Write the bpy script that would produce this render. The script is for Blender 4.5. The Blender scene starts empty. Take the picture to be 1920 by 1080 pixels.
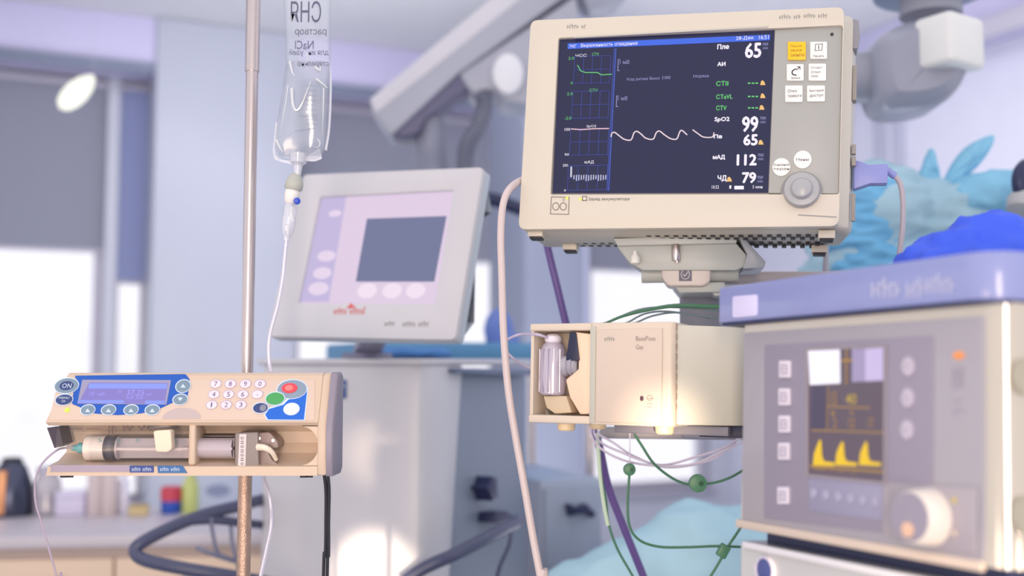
import bpy, bmesh, math, random
import numpy as np
from mathutils import Vector, Matrix, noise
random.seed(7)
S = bpy.context.scene
COL = S.collection
# ------------------------------------------------------------------ camera
FPX = 2000.0
CAMZ = 1.20
TH = math.radians(4.0)
CAM = Vector((0, 0, CAMZ))
FWD = Vector((0, math.cos(TH), math.sin(TH)))
RGT = Vector((1, 0, 0))
UP = Vector((0, -math.sin(TH), math.cos(TH)))
cd = bpy.data.cameras.new('camera'); cam = bpy.data.objects.new('camera', cd); COL.objects.link(cam)
cd.sensor_width = 36; cd.lens = 36 * FPX / 1920.0; cd.clip_start = 0.05; cd.clip_end = 200
cam.location = CAM; cam.rotation_euler = (math.radians(90) + TH, 0, 0)
cd.dof.use_dof = True; cd.dof.focus_distance = 1.33; cd.dof.aperture_fstop = 2.3
S.camera = cam
# ------------------------------------------------------------------ world and light
w = bpy.data.worlds.new('world'); S.world = w; w.use_nodes = True
wb = w.node_tree.nodes['Background']; wb.inputs[0].default_value = (0.94, 0.93, 1.0, 1); wb.inputs[1].default_value = 1.15
S.view_settings.view_transform = 'Standard'; S.view_settings.look = 'None'
S.view_settings.exposure = 0.0; S.view_settings.gamma = 1.0; S.view_settings.use_curve_mapping = False

def lamp(name, kind, loc, target, energy, color, **kw):
    d = bpy.data.lights.new(name, kind); o = bpy.data.objects.new(name, d); COL.objects.link(o)
    o.location = loc; o.rotation_euler = (Vector(target) - Vector(loc)).to_track_quat('-Z', 'Y').to_euler()
    d.energy = energy; d.color = color
    for k, v in kw.items(): setattr(d, k, v)
    return o
lamp('warm_strip_light', 'AREA', (-0.18, -1.3, 1.15), (0.2, 1.3, 1.2), 30, (1.0, 0.82, 0.66), shape='RECTANGLE', size=0.22, size_y=1.3)  # unseen warm source behind the camera, shaped narrow for edge highlights
lamp('warm_pump_fill', 'AREA', (-1.2, -0.6, 0.75), (-0.3, 1.3, 1.12), 8, (1.0, 0.70, 0.48), shape='RECTANGLE', size=0.6, size_y=0.6)  # added warm fill for the pump and its cavity
lamp('back_wall_fill', 'AREA', (0.0, 4.2, 2.9), (0.2, 6.3, 1.6), 20, (0.95, 0.95, 1.0), shape='RECTANGLE', size=4.0, size_y=0.4)  # unseen fill light added to brighten the back of the room
lamp('ceiling_uplight_fill', 'AREA', (0.2, 3.9, 0.12), (0.2, 4.6, 3.0), 60, (0.95, 0.95, 1.0), shape='RECTANGLE', size=3.6, size_y=0.8)  # unseen uplight added near the floor to lift the ceiling
lamp('knob_patch_spot', 'SPOT', (1.15, -0.9, 1.0), (0.335, 0.87, 1.01), 420, (1.0, 0.74, 0.5), spot_size=math.radians(2.9), spot_blend=1.0, shadow_soft_size=0.03)  # added spot, aimed to put the warm patch on the knob
LOWSPOT = lamp('cart_patch_spot', 'SPOT', (-0.2, -1.2, 0.9), (-0.275, 2.15, 0.775), 900, (1.0, 0.82, 0.62), spot_size=math.radians(3.6), spot_blend=0.6, shadow_soft_size=0.02)  # added spot for the bright patch on the cart front
LOWSPOT2 = lamp('module_patch_spot', 'SPOT', (0.05, -1.2, 1.0), (0.175, 1.25, 1.125), 620, (1.0, 0.78, 0.56), spot_size=math.radians(2.3), spot_blend=1.0, shadow_soft_size=0.03)  # added spot for the warm patch low on the gas module

# ------------------------------------------------------------------ projection helpers
def ray(px, py):
    return FWD + RGT * ((px - 960) / FPX) + UP * ((540 - py) / FPX)
def at(px, py, d):                       # point seen at (px,py) at camera depth d
    return CAM + ray(px, py) * d
def down(p, z): return Vector((p.x, p.y, z))
def atY(px, py, Y):
    r = ray(px, py); return CAM + r * (Y / r.y)
def proj(P):
    v = np.array(P) - np.array(CAM)
    z = v @ np.array(FWD)
    return 960 + FPX * (v @ np.array(RGT)) / z, 540 - FPX * (v @ np.array(UP)) / z

class Fr:
    """frame of a front face: x along the width, z up, y into the depth"""
    def __init__(s, M): s.M = M; s.I = M.inverted()
    def P(s, px, py, y=0.0):
        o = s.I @ CAM; r = s.I.to_3x3() @ ray(px, py)
        t = (y - o.y) / r.y; p = o + r * t; return Vector((p.x, y, p.z))
    def uv(s, px, py, y=0.0):
        p = s.P(px, py, y); return (p.x, p.z)
    def poly(s, pts, y=0.0): return [s.uv(a, b, y) for a, b in pts]
    def w(s, p): return s.M @ Vector(p)
def pose(loc, yaw=0, tilt=0, roll=0):
    return Fr(Matrix.Translation(loc) @ Matrix.Rotation(math.radians(yaw), 4, 'Z') @ Matrix.Rotation(math.radians(tilt), 4, 'X') @ Matrix.Rotation(math.radians(roll), 4, 'Y'))
def rotv(r):
    a = math.sqrt(float(r @ r))
    if a < 1e-9: return np.eye(3)
    k = r / a; K = np.array([[0, -k[2], k[1]], [k[2], 0, -k[0]], [-k[1], k[0], 0]])
    return np.eye(3) + math.sin(a) * K + (1 - math.cos(a)) * K @ K
def fit(tl, tr, br, bl, W, D, yaw, tilt=0):
    """pose of a W wide rectangle from its four corners in the photograph"""
    tgt = np.array([bl, br, tr, tl], float).ravel()
    h = W * 0.6
    c = [sum(q[i] for q in (tl, tr, br, bl)) / 4 for i in (0, 1)]
    ax, an = (Matrix.Rotation(math.radians(yaw), 4, 'Z') @ Matrix.Rotation(math.radians(tilt), 4, 'X')).to_quaternion().to_axis_angle()
    x = np.array([*(ax * an), *at(c[0], c[1], D), h])
    def res(x):
        R = rotv(x[:3]); out = []
        for sx, sz in ((-.5, -.5), (.5, -.5), (.5, .5), (-.5, .5)):
            out += list(proj(R @ np.array([sx * W, 0, sz * x[6]]) + x[3:6]))
        return np.array(out) - tgt
    lam = 1e-3
    for _ in range(200):
        r = res(x); J = np.array([(res(x + np.eye(7)[i] * 1e-6) - r) / 1e-6 for i in range(7)]).T
        dx = np.linalg.solve(J.T @ J + lam * np.diag(np.diag(J.T @ J) + 1e-9), -J.T @ r)
        if (res(x + dx) ** 2).sum() < (r ** 2).sum(): x = x + dx; lam = max(lam / 3, 1e-9)
        else: lam *= 4
    R = rotv(x[:3]); H = x[6]
    M = Matrix([list(R[0]) + [0], list(R[1]) + [0], list(R[2]) + [0], [0, 0, 0, 1]])
    o = R @ np.array([0, 0, -H / 2]) + x[3:6]
    M.translation = Vector(o)
    print('FIT', 'err', np.abs(res(x)).max().round(2), 'H', round(H, 3), 'origin', [round(float(v), 3) for v in o], 'y axis', [round(float(v), 2) for v in R[:, 1]], 'z axis', [round(float(v), 2) for v in R[:, 2]])
    return Fr(M), H

# ------------------------------------------------------------------ materials
def lin(c):
    c = c / 255.0
    return c / 12.92 if c <= 0.04045 else ((c + 0.055) / 1.055) ** 2.4
def rgb(c): return (lin(c[0]), lin(c[1]), lin(c[2]), 1)
MC = {}
def mat(name, c, rough=0.45, metal=0.0, emit=0.0, ecol=None, var=0.05, scale=6.0, bump=0.0, trans=0.0, coat=0.0, alpha=None, spec=0.5):
    if name in MC: return MC[name]
    m = bpy.data.materials.new(name); m.use_nodes = True; nt = m.node_tree; N = nt.nodes; L = nt.links
    b = N['Principled BSDF']
    b.inputs['Roughness'].default_value = rough; b.inputs['Metallic'].default_value = metal
    b.inputs['Specular IOR Level'].default_value = spec
    if coat: b.inputs['Coat Weight'].default_value = coat; b.inputs['Coat Roughness'].default_value = 0.08
    if emit > 0:
        b.inputs['Base Color'].default_value = (0.01, 0.01, 0.012, 1)
        b.inputs['Emission Color'].default_value = rgb(ecol or c); b.inputs['Emission Strength'].default_value = emit
    else:
        tc = N.new('ShaderNodeTexCoord'); nz = N.new('ShaderNodeTexNoise'); nz.inputs['Scale'].default_value = scale; nz.inputs['Detail'].default_value = 4
        L.new(tc.outputs['Object'], nz.inputs['Vector'])
        mx = N.new('ShaderNodeMix'); mx.data_type = 'RGBA'
        a = rgb(c); mx.inputs[6].default_value = tuple(v * (1 - var) for v in a[:3]) + (1,); mx.inputs[7].default_value = tuple(min(1, v * (1 + var)) for v in a[:3]) + (1,)
        L.new(nz.outputs['Fac'], mx.inputs[0]); L.new(mx.outputs[2], b.inputs['Base Color'])
        if bump:
            bp = N.new('ShaderNodeBump'); bp.inputs['Strength'].default_value = bump; bp.inputs['Distance'].default_value = 0.002
            n2 = N.new('ShaderNodeTexNoise'); n2.inputs['Scale'].default_value = scale * 12
            L.new(tc.outputs['Object'], n2.inputs['Vector']); L.new(n2.outputs['Fac'], bp.inputs['Height']); L.new(bp.outputs['Normal'], b.inputs['Normal'])
    if trans: b.inputs['Transmission Weight'].default_value = trans
    if alpha is not None: b.inputs['Alpha'].default_value = alpha
    MC[name] = m; return m
def film(name, c, solid=0.25, gloss=0.12, rough=0.08, trl=0.0):
    """thin clear plastic or glass: see-through with a sheen and a little body colour"""
    if name in MC: return MC[name]
    m = bpy.data.materials.new(name); m.use_nodes = True; nt = m.node_tree; N = nt.nodes; L = nt.links
    N.remove(N['Principled BSDF']); out = N['Material Output']
    t = N.new('ShaderNodeBsdfTransparent'); g = N.new('ShaderNodeBsdfGlossy'); d = N.new('ShaderNodeBsdfDiffuse'); r = N.new('ShaderNodeBsdfTranslucent')
    g.inputs['Roughness'].default_value = rough; d.inputs[0].default_value = rgb(c); r.inputs[0].default_value = rgb(c)
    m1 = N.new('ShaderNodeMixShader'); m2 = N.new('ShaderNodeMixShader'); m3 = N.new('ShaderNodeMixShader')
    m3.inputs[0].default_value = trl; L.new(d.outputs[0], m3.inputs[1]); L.new(r.outputs[0], m3.inputs[2])
    m1.inputs[0].default_value = solid; L.new(t.outputs[0], m1.inputs[1]); L.new(m3.outputs[0], m1.inputs[2])
    f = N.new('ShaderNodeLayerWeight'); f.inputs[0].default_value = .5
    pw = N.new('ShaderNodeMath'); pw.operation = 'POWER'; pw.inputs[1].default_value = 5; L.new(f.outputs['Facing'], pw.inputs[0])
    ml = N.new('ShaderNodeMath'); ml.operation = 'MULTIPLY'; ml.inputs[1].default_value = .7; L.new(pw.outputs[0], ml.inputs[0])
    ad = N.new('ShaderNodeMath'); ad.operation = 'ADD'; ad.use_clamp = True; ad.inputs[1].default_value = gloss + .03
    L.new(ml.outputs[0], ad.inputs[0]); L.new(ad.outputs[0], m2.inputs[0])
    L.new(m1.outputs[0], m2.inputs[1]); L.new(g.outputs[0], m2.inputs[2]); L.new(m2.outputs[0], out.inputs[0])
    MC[name] = m; return m

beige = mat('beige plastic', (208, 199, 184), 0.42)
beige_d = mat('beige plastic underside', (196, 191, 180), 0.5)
grey_panel = mat('grey membrane', (164, 164, 160), 0.4)
white_btn = mat('white button', (232, 231, 226), 0.4)
yellow_btn = mat('yellow button', (238, 190, 20), 0.4)
knobgrey = mat('grey knob plastic', (165, 166, 168), 0.3)
dark = mat('dark rubber', (38, 38, 48), 0.6)
ink = mat('dark print', (70, 68, 78), 0.7, var=0.0)
softink = mat('faded print', (150, 147, 143), 0.7, var=0.0)
steel = mat('brushed steel', (200, 188, 186), 0.25, metal=0.9)
steel_d = mat('worn steel', (190, 160, 142), 0.32, metal=0.85, var=0.35, scale=60, bump=0.4)
grey_metal = mat('grey painted metal', (165, 168, 168), 0.4)

# ------------------------------------------------------------------ mesh helpers
def BM(): return bmesh.new()
def merge(bm, t, bevel=0, seg=2, ang=30):
    bmesh.ops.recalc_face_normals(t, faces=t.faces)
    if bevel:
        es = [e for e in t.edges if len(e.link_faces) == 2 and e.calc_face_angle(0) > math.radians(ang)]
        if es: bmesh.ops.bevel(t, geom=es, offset=bevel, segments=seg, affect='EDGES', profile=0.5, clamp_overlap=True)
    me = bpy.data.meshes.new('tmp'); t.to_mesh(me); t.free(); bm.from_mesh(me); bpy.data.meshes.remove(me)
    return bm
def rpoly(pts, r, n=4):
    """round the corners of a polygon; always n+1 points per corner"""
    out = []; m = len(pts)
    for i in range(m):
        p = Vector(pts[i]); a = Vector(pts[i - 1]) - p; b = Vector(pts[(i + 1) % m]) - p
        rr = min(r, a.length * .45, b.length * .45); A = p + a.normalized() * rr; B = p + b.normalized() * rr
        for k in range(n + 1):
            t = k / n; out.append(tuple(A * (1 - t) ** 2 + p * 2 * t * (1 - t) + B * t * t))
    return out
def off(pts, d):
    m = len(pts); A = sum(pts[i - 1][0] * pts[i][1] - pts[i][0] * pts[i - 1][1] for i in range(m)); s = 1 if A > 0 else -1; out = []
    for i in range(m):
        p = Vector(pts[i]); e1 = (p - Vector(pts[i - 1])); e2 = (Vector(pts[(i + 1) % m]) - p)
        if e1.length < 1e-9: e1 = e2
        if e2.length < 1e-9: e2 = e1
        n1 = Vector((e1.y, -e1.x)).normalized(); n2 = Vector((e2.y, -e2.x)).normalized(); n = (n1 + n2)
        if n.length < 1e-6: n = n1
        n.normalize(); k = 1 / max(.4, n.dot(n1)); out.append(tuple(p + n * d * s * k))
    return out
def loft(bm, loops, bevel=0, seg=2, caps=True, closed=True):
    """loops: lists of 3D points with equal counts"""
    t = BM(); V = [[t.verts.new(p) for p in lp] for lp in loops]; n = len(V[0])
    for a, b in zip(V[:-1], V[1:]):
        for i in range(n if closed else n - 1):
            j = (i + 1) % n; t.faces.new((a[i], a[j], b[j], b[i]))
    if caps: t.faces.new(V[0]); t.faces.new(V[-1][::-1])
    return merge(bm, t, bevel, seg)
def prism(bm, pts, y0, y1, bevel=0, seg=2):
    return loft(bm, [[(x, y0, z) for x, z in pts], [(x, y1, z) for x, z in pts]], bevel, seg)
def ring(bm, outer, inner, y0, y1, bevel=0):
    t = BM(); n = len(outer)
    A = [t.verts.new((x, y0, z)) for x, z in outer]; B = [t.verts.new((x, y0, z)) for x, z in inner]
    C = [t.verts.new((x, y1, z)) for x, z in inner]; D = [t.verts.new((x, y1, z)) for x, z in outer]
    for i in range(n):
        j = (i + 1) % n
        for a, b in ((A, B), (B, C), (C, D), (D, A)): t.faces.new((a[i], a[j], b[j], b[i]))
    return merge(bm, t, bevel)
def box(bm, x0, x1, y0, y1, z0, z1, bevel=0, seg=2):
    return prism(bm, [(x0, z0), (x1, z0), (x1, z1), (x0, z1)], y0, y1, bevel, seg)
def circ(cx, cz, rx, rz=None, n=24, a0=0, a1=2 * math.pi):
    rz = rz or rx
    return [(cx + rx * math.cos(a0 + (a1 - a0) * k / n), cz + rz * math.sin(a0 + (a1 - a0) * k / n)) for k in range(n)]
def cyl(bm, p0, p1, r0, r1=None, seg=20, bevel=0):
    p0 = Vector(p0); p1 = Vector(p1); r1 = r0 if r1 is None else r1
    d = (p1 - p0).normalized(); u = d.orthogonal().normalized(); v = d.cross(u)
    lp = lambda p, r: [p + (u * math.cos(2 * math.pi * k / seg) + v * math.sin(2 * math.pi * k / seg)) * r for k in range(seg)]
    return loft(bm, [lp(p0, r0), lp(p1, r1)], bevel)
def lathe(bm, p0, axis, prof, seg=24, bevel=0):
    """prof: (distance along the axis, radius)"""
    p0 = Vector(p0); d = Vector(axis).normalized(); u = d.orthogonal().normalized(); v = d.cross(u)
    loops = [[p0 + d * h + (u * math.cos(2 * math.pi * k / seg) + v * math.sin(2 * math.pi * k / seg)) * max(r, 1e-4) for k in range(seg)] for h, r in prof]
    return loft(bm, loops, bevel)
def smoothpts(pts, sub=8):
    pts = [Vector(p) for p in pts]
    if len(pts) < 3: return pts
    P = [pts[0] * 2 - pts[1]] + pts + [pts[-1] * 2 - pts[-2]]; out = []
    for i in range(1, len(P) - 2):
        for k in range(sub):
            t = k / sub; a, b, c, d = P[i - 1:i + 3]
            out.append(.5 * ((2 * b) + (c - a) * t + (2 * a - 5 * b + 4 * c - d) * t * t + (3 * b - a - 3 * c + d) * t ** 3))
    return out + [pts[-1]]
def tube(bm, pts, r, seg=10, sub=8, rib=0.0):
    pts = smoothpts(pts, sub); loops = []; u = None
    for i, p in enumerate(pts):
        d = (pts[min(i + 1, len(pts) - 1)] - pts[max(i - 1, 0)]).normalized()
        u = d.orthogonal().normalized() if u is None else (u - d * u.dot(d)).normalized(); v = d.cross(u)
        rr = (r[0] + (r[1] - r[0]) * i / (len(pts) - 1)) if isinstance(r, tuple) else r
        if rib and i % 2: rr *= 1 - rib
        loops.append([p + (u * math.cos(2 * math.pi * k / seg) + v * math.sin(2 * math.pi * k / seg)) * rr for k in range(seg)])
    return loft(bm, loops)
def obj(name, bm, m, parent=None, loc=None, smooth=True, ang=38):
    me = bpy.data.meshes.new(name)
    bmesh.ops.recalc_face_normals(bm, faces=bm.faces)
    for f in bm.faces: f.smooth = smooth
    if smooth:
        for e in bm.edges:
            if len(e.link_faces) == 2 and e.calc_face_angle(0) > math.radians(ang): e.smooth = False
    if loc is not None: bmesh.ops.translate(bm, verts=bm.verts, vec=-Vector(loc))
    bm.to_mesh(me); bm.free(); o = bpy.data.objects.new(name, me); COL.objects.link(o)
    if m: me.materials.append(m)
    if parent: o.parent = parent
    if loc is not None: o.location = loc
    return o
def tag(o, label, cat, group=None, kind=None):
    o['label'] = label
    if cat: o['category'] = cat
    if group: o['group'] = group
    if kind: o['kind'] = kind
    return o
def thing(name, label, cat, M=None, group=None):
    o = bpy.data.objects.new(name, None); COL.objects.link(o); o.empty_display_size = .05
    if isinstance(M, Fr): M = M.M
    if M is not None: o.matrix_world = M
    return tag(o, label, cat, group)
def struct(name, bm, m, parent=None):
    o = obj(name, bm, m, parent)
    if parent is None: o['kind'] = 'structure'
    return o
def wtube(name, label, cat, pts, r, m, seg=10, sub=8, group=None):
    bm = BM(); tube(bm, pts, r, seg, sub); return tag(obj(name, bm, m, loc=pts[0]), label, cat, group)
# flat lettering: text fitted into a pixel box of a frame
TXT = {}
def text_geo(s):
    if s in TXT: return TXT[s]
    c = bpy.data.curves.new('t', 'FONT'); c.body = s; c.size = 1; c.resolution_u = 2; c.extrude = 0
    o = bpy.data.objects.new('t', c); COL.objects.link(o)
    bpy.context.view_layer.update()
    me = o.evaluated_get(bpy.context.evaluated_depsgraph_get()).to_mesh()
    vs = [tuple(v.co) for v in me.vertices]; fs = [tuple(p.vertices) for p in me.polygons]
    o.to_mesh_clear(); bpy.data.objects.remove(o); bpy.data.curves.remove(c)
    TXT[s] = (vs, fs); return TXT[s]
def text(bm, fr, s, x0, y0, x1, y1, y=0.0, mirror=False, bold=0.0):
    vs, fs = text_geo(s)
    if not vs: return
    a = min(v[0] for v in vs); b = max(v[0] for v in vs); c = min(v[1] for v in vs); d = max(v[1] for v in vs)
    xm, ym = (x0 + x1) / 2, (y0 + y1) / 2
    U0 = fr.uv(x0, ym, y); U1 = fr.uv(x1, ym, y); V0 = fr.uv(xm, y1, y); V1 = fr.uv(xm, y0, y)
    cx, cz = fr.uv(xm, ym, y); W = U1[0] - U0[0]; H = V1[1] - V0[1]
    offs = [(0, 0)] if not bold else [(-bold, 0), (bold, 0), (0, bold), (0, -bold)]
    for ox, oz in offs:
        V = []
        for v in vs:
            tx = (v[0] - a) / (b - a) - .5; tz = (v[1] - c) / max(1e-6, d - c) - .5
            if mirror: tx = -tx
            V.append(bm.verts.new((cx + tx * W + ox, y, cz + tz * H + oz)))
        for f in fs:
            try: bm.faces.new([V[i] for i in f])
            except ValueError: pass
def scrib(bm, fr, x0, y0, x1, y1, y=0.0, step=4.0):
    """small print too faint to read: uneven upright and level strokes"""
    x = x0; k = 0
    while x < x1:
        k += 1; h = (y1 - y0) * (1.0 if k % 3 == 0 else .7)
        if k % 7 != 6:
            strip(bm, fr, [(x, y1), (x, y1 - h)], step * .32, y); strip(bm, fr, [(x, y1 - h * (.5 if k % 2 else 1)), (x + step * .6, y1 - h * (.5 if k % 2 else 1))], step * .28, y)
        x += step
def strip(bm, fr, pts, wpx, y=0.0):
    """flat polyline of a line width given in pixels"""
    P = [Vector(fr.uv(a, b, y)) for a, b in pts]
    u0 = Vector(fr.uv(pts[0][0], pts[0][1], y)); hw = (Vector(fr.uv(pts[0][0] + wpx, pts[0][1], y)) - u0).length / 2
    for a, b in zip(P[:-1], P[1:]):
        d = (b - a)
        if d.length < 1e-7: continue
        d.normalize(); n = Vector((-d.y, d.x)) * hw; a2 = a - d * hw * .6; b2 = b + d * hw * .6
        bm.faces.new([bm.verts.new((q.x, y, q.y)) for q in (a2 - n, b2 - n, b2 + n, a2 + n)])
def flat(bm, fr, pts, y=0.0):
    bm.faces.new([bm.verts.new((*fr.uv(a, b, y)[:1], y, fr.uv(a, b, y)[1])) for a, b in pts])
def rectpx(x0, y0, x1, y1): return [(x0, y0), (x1, y0), (x1, y1), (x0, y1)]
def button(name, fr, pts, y0, y1, m, parent, r=.0012, bev=.0006, label=None):
    bm = BM(); prism(bm, rpoly(fr.poly(pts, y0), r), y0, y1, bev, 2); o = obj(name, bm, m, parent)
    if label: o['label'] = label
    return o
def disc(name, fr, cx, cy, rx, ry, y0, y1, m, parent, bev=.0005, label=None, n=24):
    a = fr.uv(cx, cy, y0); rxl = abs(fr.uv(cx + rx, cy, y0)[0] - a[0]); rzl = abs(fr.uv(cx, cy - ry, y0)[1] - a[1])
    bm = BM(); prism(bm, circ(a[0], a[1], rxl, rzl, n), y0, y1, bev, 2); o = obj(name, bm, m, parent)
    if label: o['label'] = label
    return o
EM = lambda n, c, s=1.0: mat('lit ' + n, c, 0.3, emit=s, ecol=c)

# ================================================================== THE ROOM
RY = 24.3
room = pose(Vector((-2.74, 5.7, 0)), RY)
ZB, ZC = 2.80, 3.085          # underside and top of the bulkhead
SILL = 0.45
sx = lambda px: room.uv(px, 680)[0]
wall_m = mat('pale painted wall', (206, 208, 220), 0.6)
wall2_m = mat('satin wall panel', (186, 190, 204), 0.35, scale=1.2, var=.06)
bulk_m = mat('lavender bulkhead paint', (200, 196, 226), 0.6)
ceil_m = mat('ceiling paint', (222, 222, 226), 0.7)
frame_m = mat('window frame', (190, 186, 200), 0.45)
glass_m = film('window glass', (230, 235, 245), 0.02, 0.02)
floor_m = mat('vinyl floor', (150, 158, 172), 0.35)
def wstruct(name, bm, m): o = struct(name, bm, m); o.matrix_world = room.M; return o
CS = sx(1365)
LEFT = -3.2
bm = BM(); box(bm, LEFT - 1, CS + .3, -9, .4, -.1, 0); wstruct('floor', bm, floor_m)
bm = BM(); box(bm, LEFT - 1, CS + .3, -3.2, .4, ZC, ZC + .12); wstruct('ceiling', bm, ceil_m)
wins = [(LEFT + .3, sx(190)), (sx(214), sx(268)), (sx(548), sx(984)), (sx(1105), CS - .15)]
sills = [SILL, SILL, SILL, .33]
bm = BM(); prev = LEFT
for (a, b), sill in zip(wins, sills):
    box(bm, prev, a, 0, .22, 0, ZB + .02); prev = b
    box(bm, a, b, 0, .22, 0, sill)
box(bm, prev, CS + .22, 0, .22, 0, ZB + .02)
box(bm, LEFT, CS + .22, 0, .22, ZB, ZC)
wstruct('wall_back', bm, wall_m)
bm = BM(); box(bm, LEFT, CS, -.30, -.001, ZB, ZC, .01); wstruct('trim_1', bm, bulk_m)['label'] = 'lavender bulkhead running along the top of the window wall'
bm = BM(); box(bm, LEFT, CS, -.33, -.30, ZB - .035, ZB + .02, .004); wstruct('trim_2', bm, mat('curtain rail', (120, 128, 150), .5))['label'] = 'dark rail along the lower edge of the bulkhead'
bm = BM(); box(bm, sx(268), sx(530), -.34, 0, 0, ZC, .02); wstruct('wall_pier', bm, wall2_m)['label'] = 'wide grey blue wall pier with a satin sheen'
for i, (a, b) in enumerate(wins):
    sill = sills[i]
    e = bpy.data.objects.new('window_%d' % (i + 1), None); COL.objects.link(e); e.matrix_world = room.M; e['kind'] = 'structure'
    bm = BM(); t = .05 if b - a > .4 else .015
    ring(bm, [(a, sill), (b, sill), (b, ZB), (a, ZB)], [(a + t, sill + t), (b - t, sill + t), (b - t, ZB - t), (a + t, ZB - t)], .05, .12, .003)
    obj('window_frame', bm, frame_m, e)
    bm = BM(); box(bm, a + t, b - t, .08, .088, sill + t, ZB - t); obj('pane', bm, glass_m, e)
    bm = BM(); box(bm, a - .02, b + .02, -.06, .05, sill - .03, sill, .004); obj('window_sill', bm, frame_m, e)
shade_m = film('shade fabric', (174, 176, 190), 0.97, -0.9, .6, .42)
shade_b = film('blue shade fabric', (186, 194, 226), 0.97, -0.9, .6, .5)
for i, ((a, b), zb, m, lb) in enumerate(zip(wins, (1.83, 1.66, 1.86, 1.84), (shade_m, shade_b, shade_m, shade_m),
        ('grey mauve roller shade drawn halfway down the left window', 'narrow lavender blue shade beside the grey pier', 'grey roller shade of the window behind the ventilator screen', 'pale roller shade of the window under the patient monitor'))):
    e = thing('roller_shade', lb, 'shade', room, 'roller shades on the window wall')
    bm = BM(); box(bm, a + .004, b - .004, .020, .024, zb, ZB - .03); obj('fabric', bm, m, e)
    bm = BM(); cyl(bm, (a + .004, .022, ZB - .035), (b - .004, .022, ZB - .035), .022); obj('roller', bm, frame_m, e)
    bm = BM(); box(bm, a + .004, b - .004, .015, .029, zb - .02, zb, .003); obj('hem_bar', bm, frame_m, e)
# right wall
corner = room.w((CS, 0, 0))
rw = pose(corner, RY - 90)
def rstruct(name, bm, m): o = struct(name, bm, m); o.matrix_world = rw.M; return o
rwall_m = mat('right wall paint', (226, 226, 240), .6)
bm = BM(); box(bm, 0.0, 5.0, .001, .22, 0, ZC); rstruct('wall_right', bm, rwall_m)
bm = BM(); box(bm, .0, 5.0, -.25, 0, ZB + .06, ZC - .001, .01); rstruct('trim_3', bm, bulk_m)['label'] = 'bulkhead along the top of the right wall'
bm = BM(); box(bm, .3, 5.0, -.30, -.25, ZB - .0, ZB + .10, .01); rstruct('trim_4', bm, frame_m)['label'] = 'rail under the right bulkhead'
for i, q in enumerate((1655, 1690)):
    s = rw.uv(q, 300)[0]; bm = BM(); box(bm, s - .035, s + .035, -.035, 0, 0, ZB + .05, .006)
    rstruct('trim_%d' % (5 + i), bm, mat('pipe casing', (196, 198, 214), .5))['label'] = ('left' if i == 0 else 'right') + ' vertical casing on the right wall'
# slate column in front of the window wall
o_ = room.w((sx(985), -.9, 0))
colf = pose(atY(1035, 680, 5.1) * 1.0, RY); colf.M.translation.z = 0; colf = Fr(colf.M)
cw0 = colf.uv(984, 600)[0]; cw1 = colf.uv(1100, 600)[0]
bm = BM(); prism(bm, [(cw0, 0), (cw1, 0), (cw1, ZC), (cw0, ZC)], 0, .45, .03, 3)
o = struct('trim_7', bm, mat('slate column paint', (128, 134, 154), .5)); o.matrix_world = colf.M; o['label'] = 'slate blue column between the windows'
bm = BM(); cw2 = colf.uv(1128, 600)[0]; prism(bm, [(cw1, 0), (cw2, 0), (cw2, ZC), (cw1, ZC)], .12, .40, .02, 3)
o = struct('trim_8', bm, mat('pale column return', (186, 188, 212), .5)); o.matrix_world = colf.M; o['label'] = 'pale return at the right of the slate column'

# glowing white oval in front of the left shade; cord and plate added
b = at(145, 172, 4.0)
t = thing('glowing_oval', 'small glowing white oval hanging in front of the left roller shade', 'lamp', Matrix.Translation(b))
bm = BM(); lathe(bm, (-.062, 0, -.062), (1, 0, 1), [(0, .008), (.015, .028), (.05, .040), (.09, .042), (.13, .034), (.165, .014), (.172, .004)], 20); obj('shade', bm, mat('glowing white', (255, 255, 245), .3, emit=1.2, ecol=(255, 255, 240)), t)  # bright blur built as a glowing oval body
bm = BM(); tube(bm, [(.045, 0, .045), (.06, .0, .12), (.06, 0, ZC - b.z)], .0012, 8); obj('added_cord', bm, frame_m, t)
bm = BM(); cyl(bm, (.06, 0, ZC - b.z - .02), (.06, 0, ZC - b.z), .04); obj('added_ceiling_plate', bm, frame_m, t)

# ================================================================== COUNTER AND ITS THINGS
cf = pose(Vector((-1.30, 3.02, 0)), 6)
CT = CAMZ - (1012 - 680) / 2000 * 2.92
t = thing('counter', 'long beige counter along the lower left under the window', 'counter', cf)
c_top = mat('counter top laminate', (208, 200, 206), .35); c_fr = mat('counter front', (232, 205, 180), .45)
bm = BM(); box(bm, -1.2, .66, 0, .62, CT - .035, CT, .006); obj('worktop', bm, c_top, t)
bm = BM(); box(bm, -1.18, .64, .03, .60, .08, CT - .035); obj('body', bm, mat('counter carcass', (196, 178, 170), .5), t)
bm = BM(); box(bm, -1.18, .64, .07, .58, 0, .08); obj('plinth', bm, dark, t)
for k in range(4):
    x0 = -1.17 + k * .452
    bm = BM(); box(bm, x0, x0 + .446, .008, .03, .09, CT - .065, .004); d_ = obj('door', bm, c_fr, t)
    bm = BM(); tube(bm, [(x0 + .2, .008, CT - .12), (x0 + .2, -.012, CT - .12), (x0 + .32, -.012, CT - .12), (x0 + .32, .008, CT - .12)], .005, 8, 3); obj('handle', bm, steel, d_)
def on_counter(px, y=.45):
    p = cf.uv(px, 900, y); return cf.w((p[0], y, CT))
def lath_thing(name, label, cat, loc, prof, m, parts=(), seg=24):
    t = thing(name, label, cat, Matrix.Translation(loc)); bm = BM(); lathe(bm, (0, 0, 0), (0, 0, 1), prof, seg); obj('body', bm, m, t)
    for nm, pr, mm in parts: bm = BM(); lathe(bm, (0, 0, 0), (0, 0, 1), pr, seg); obj(nm, bm, mm, t)
    return t
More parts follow.
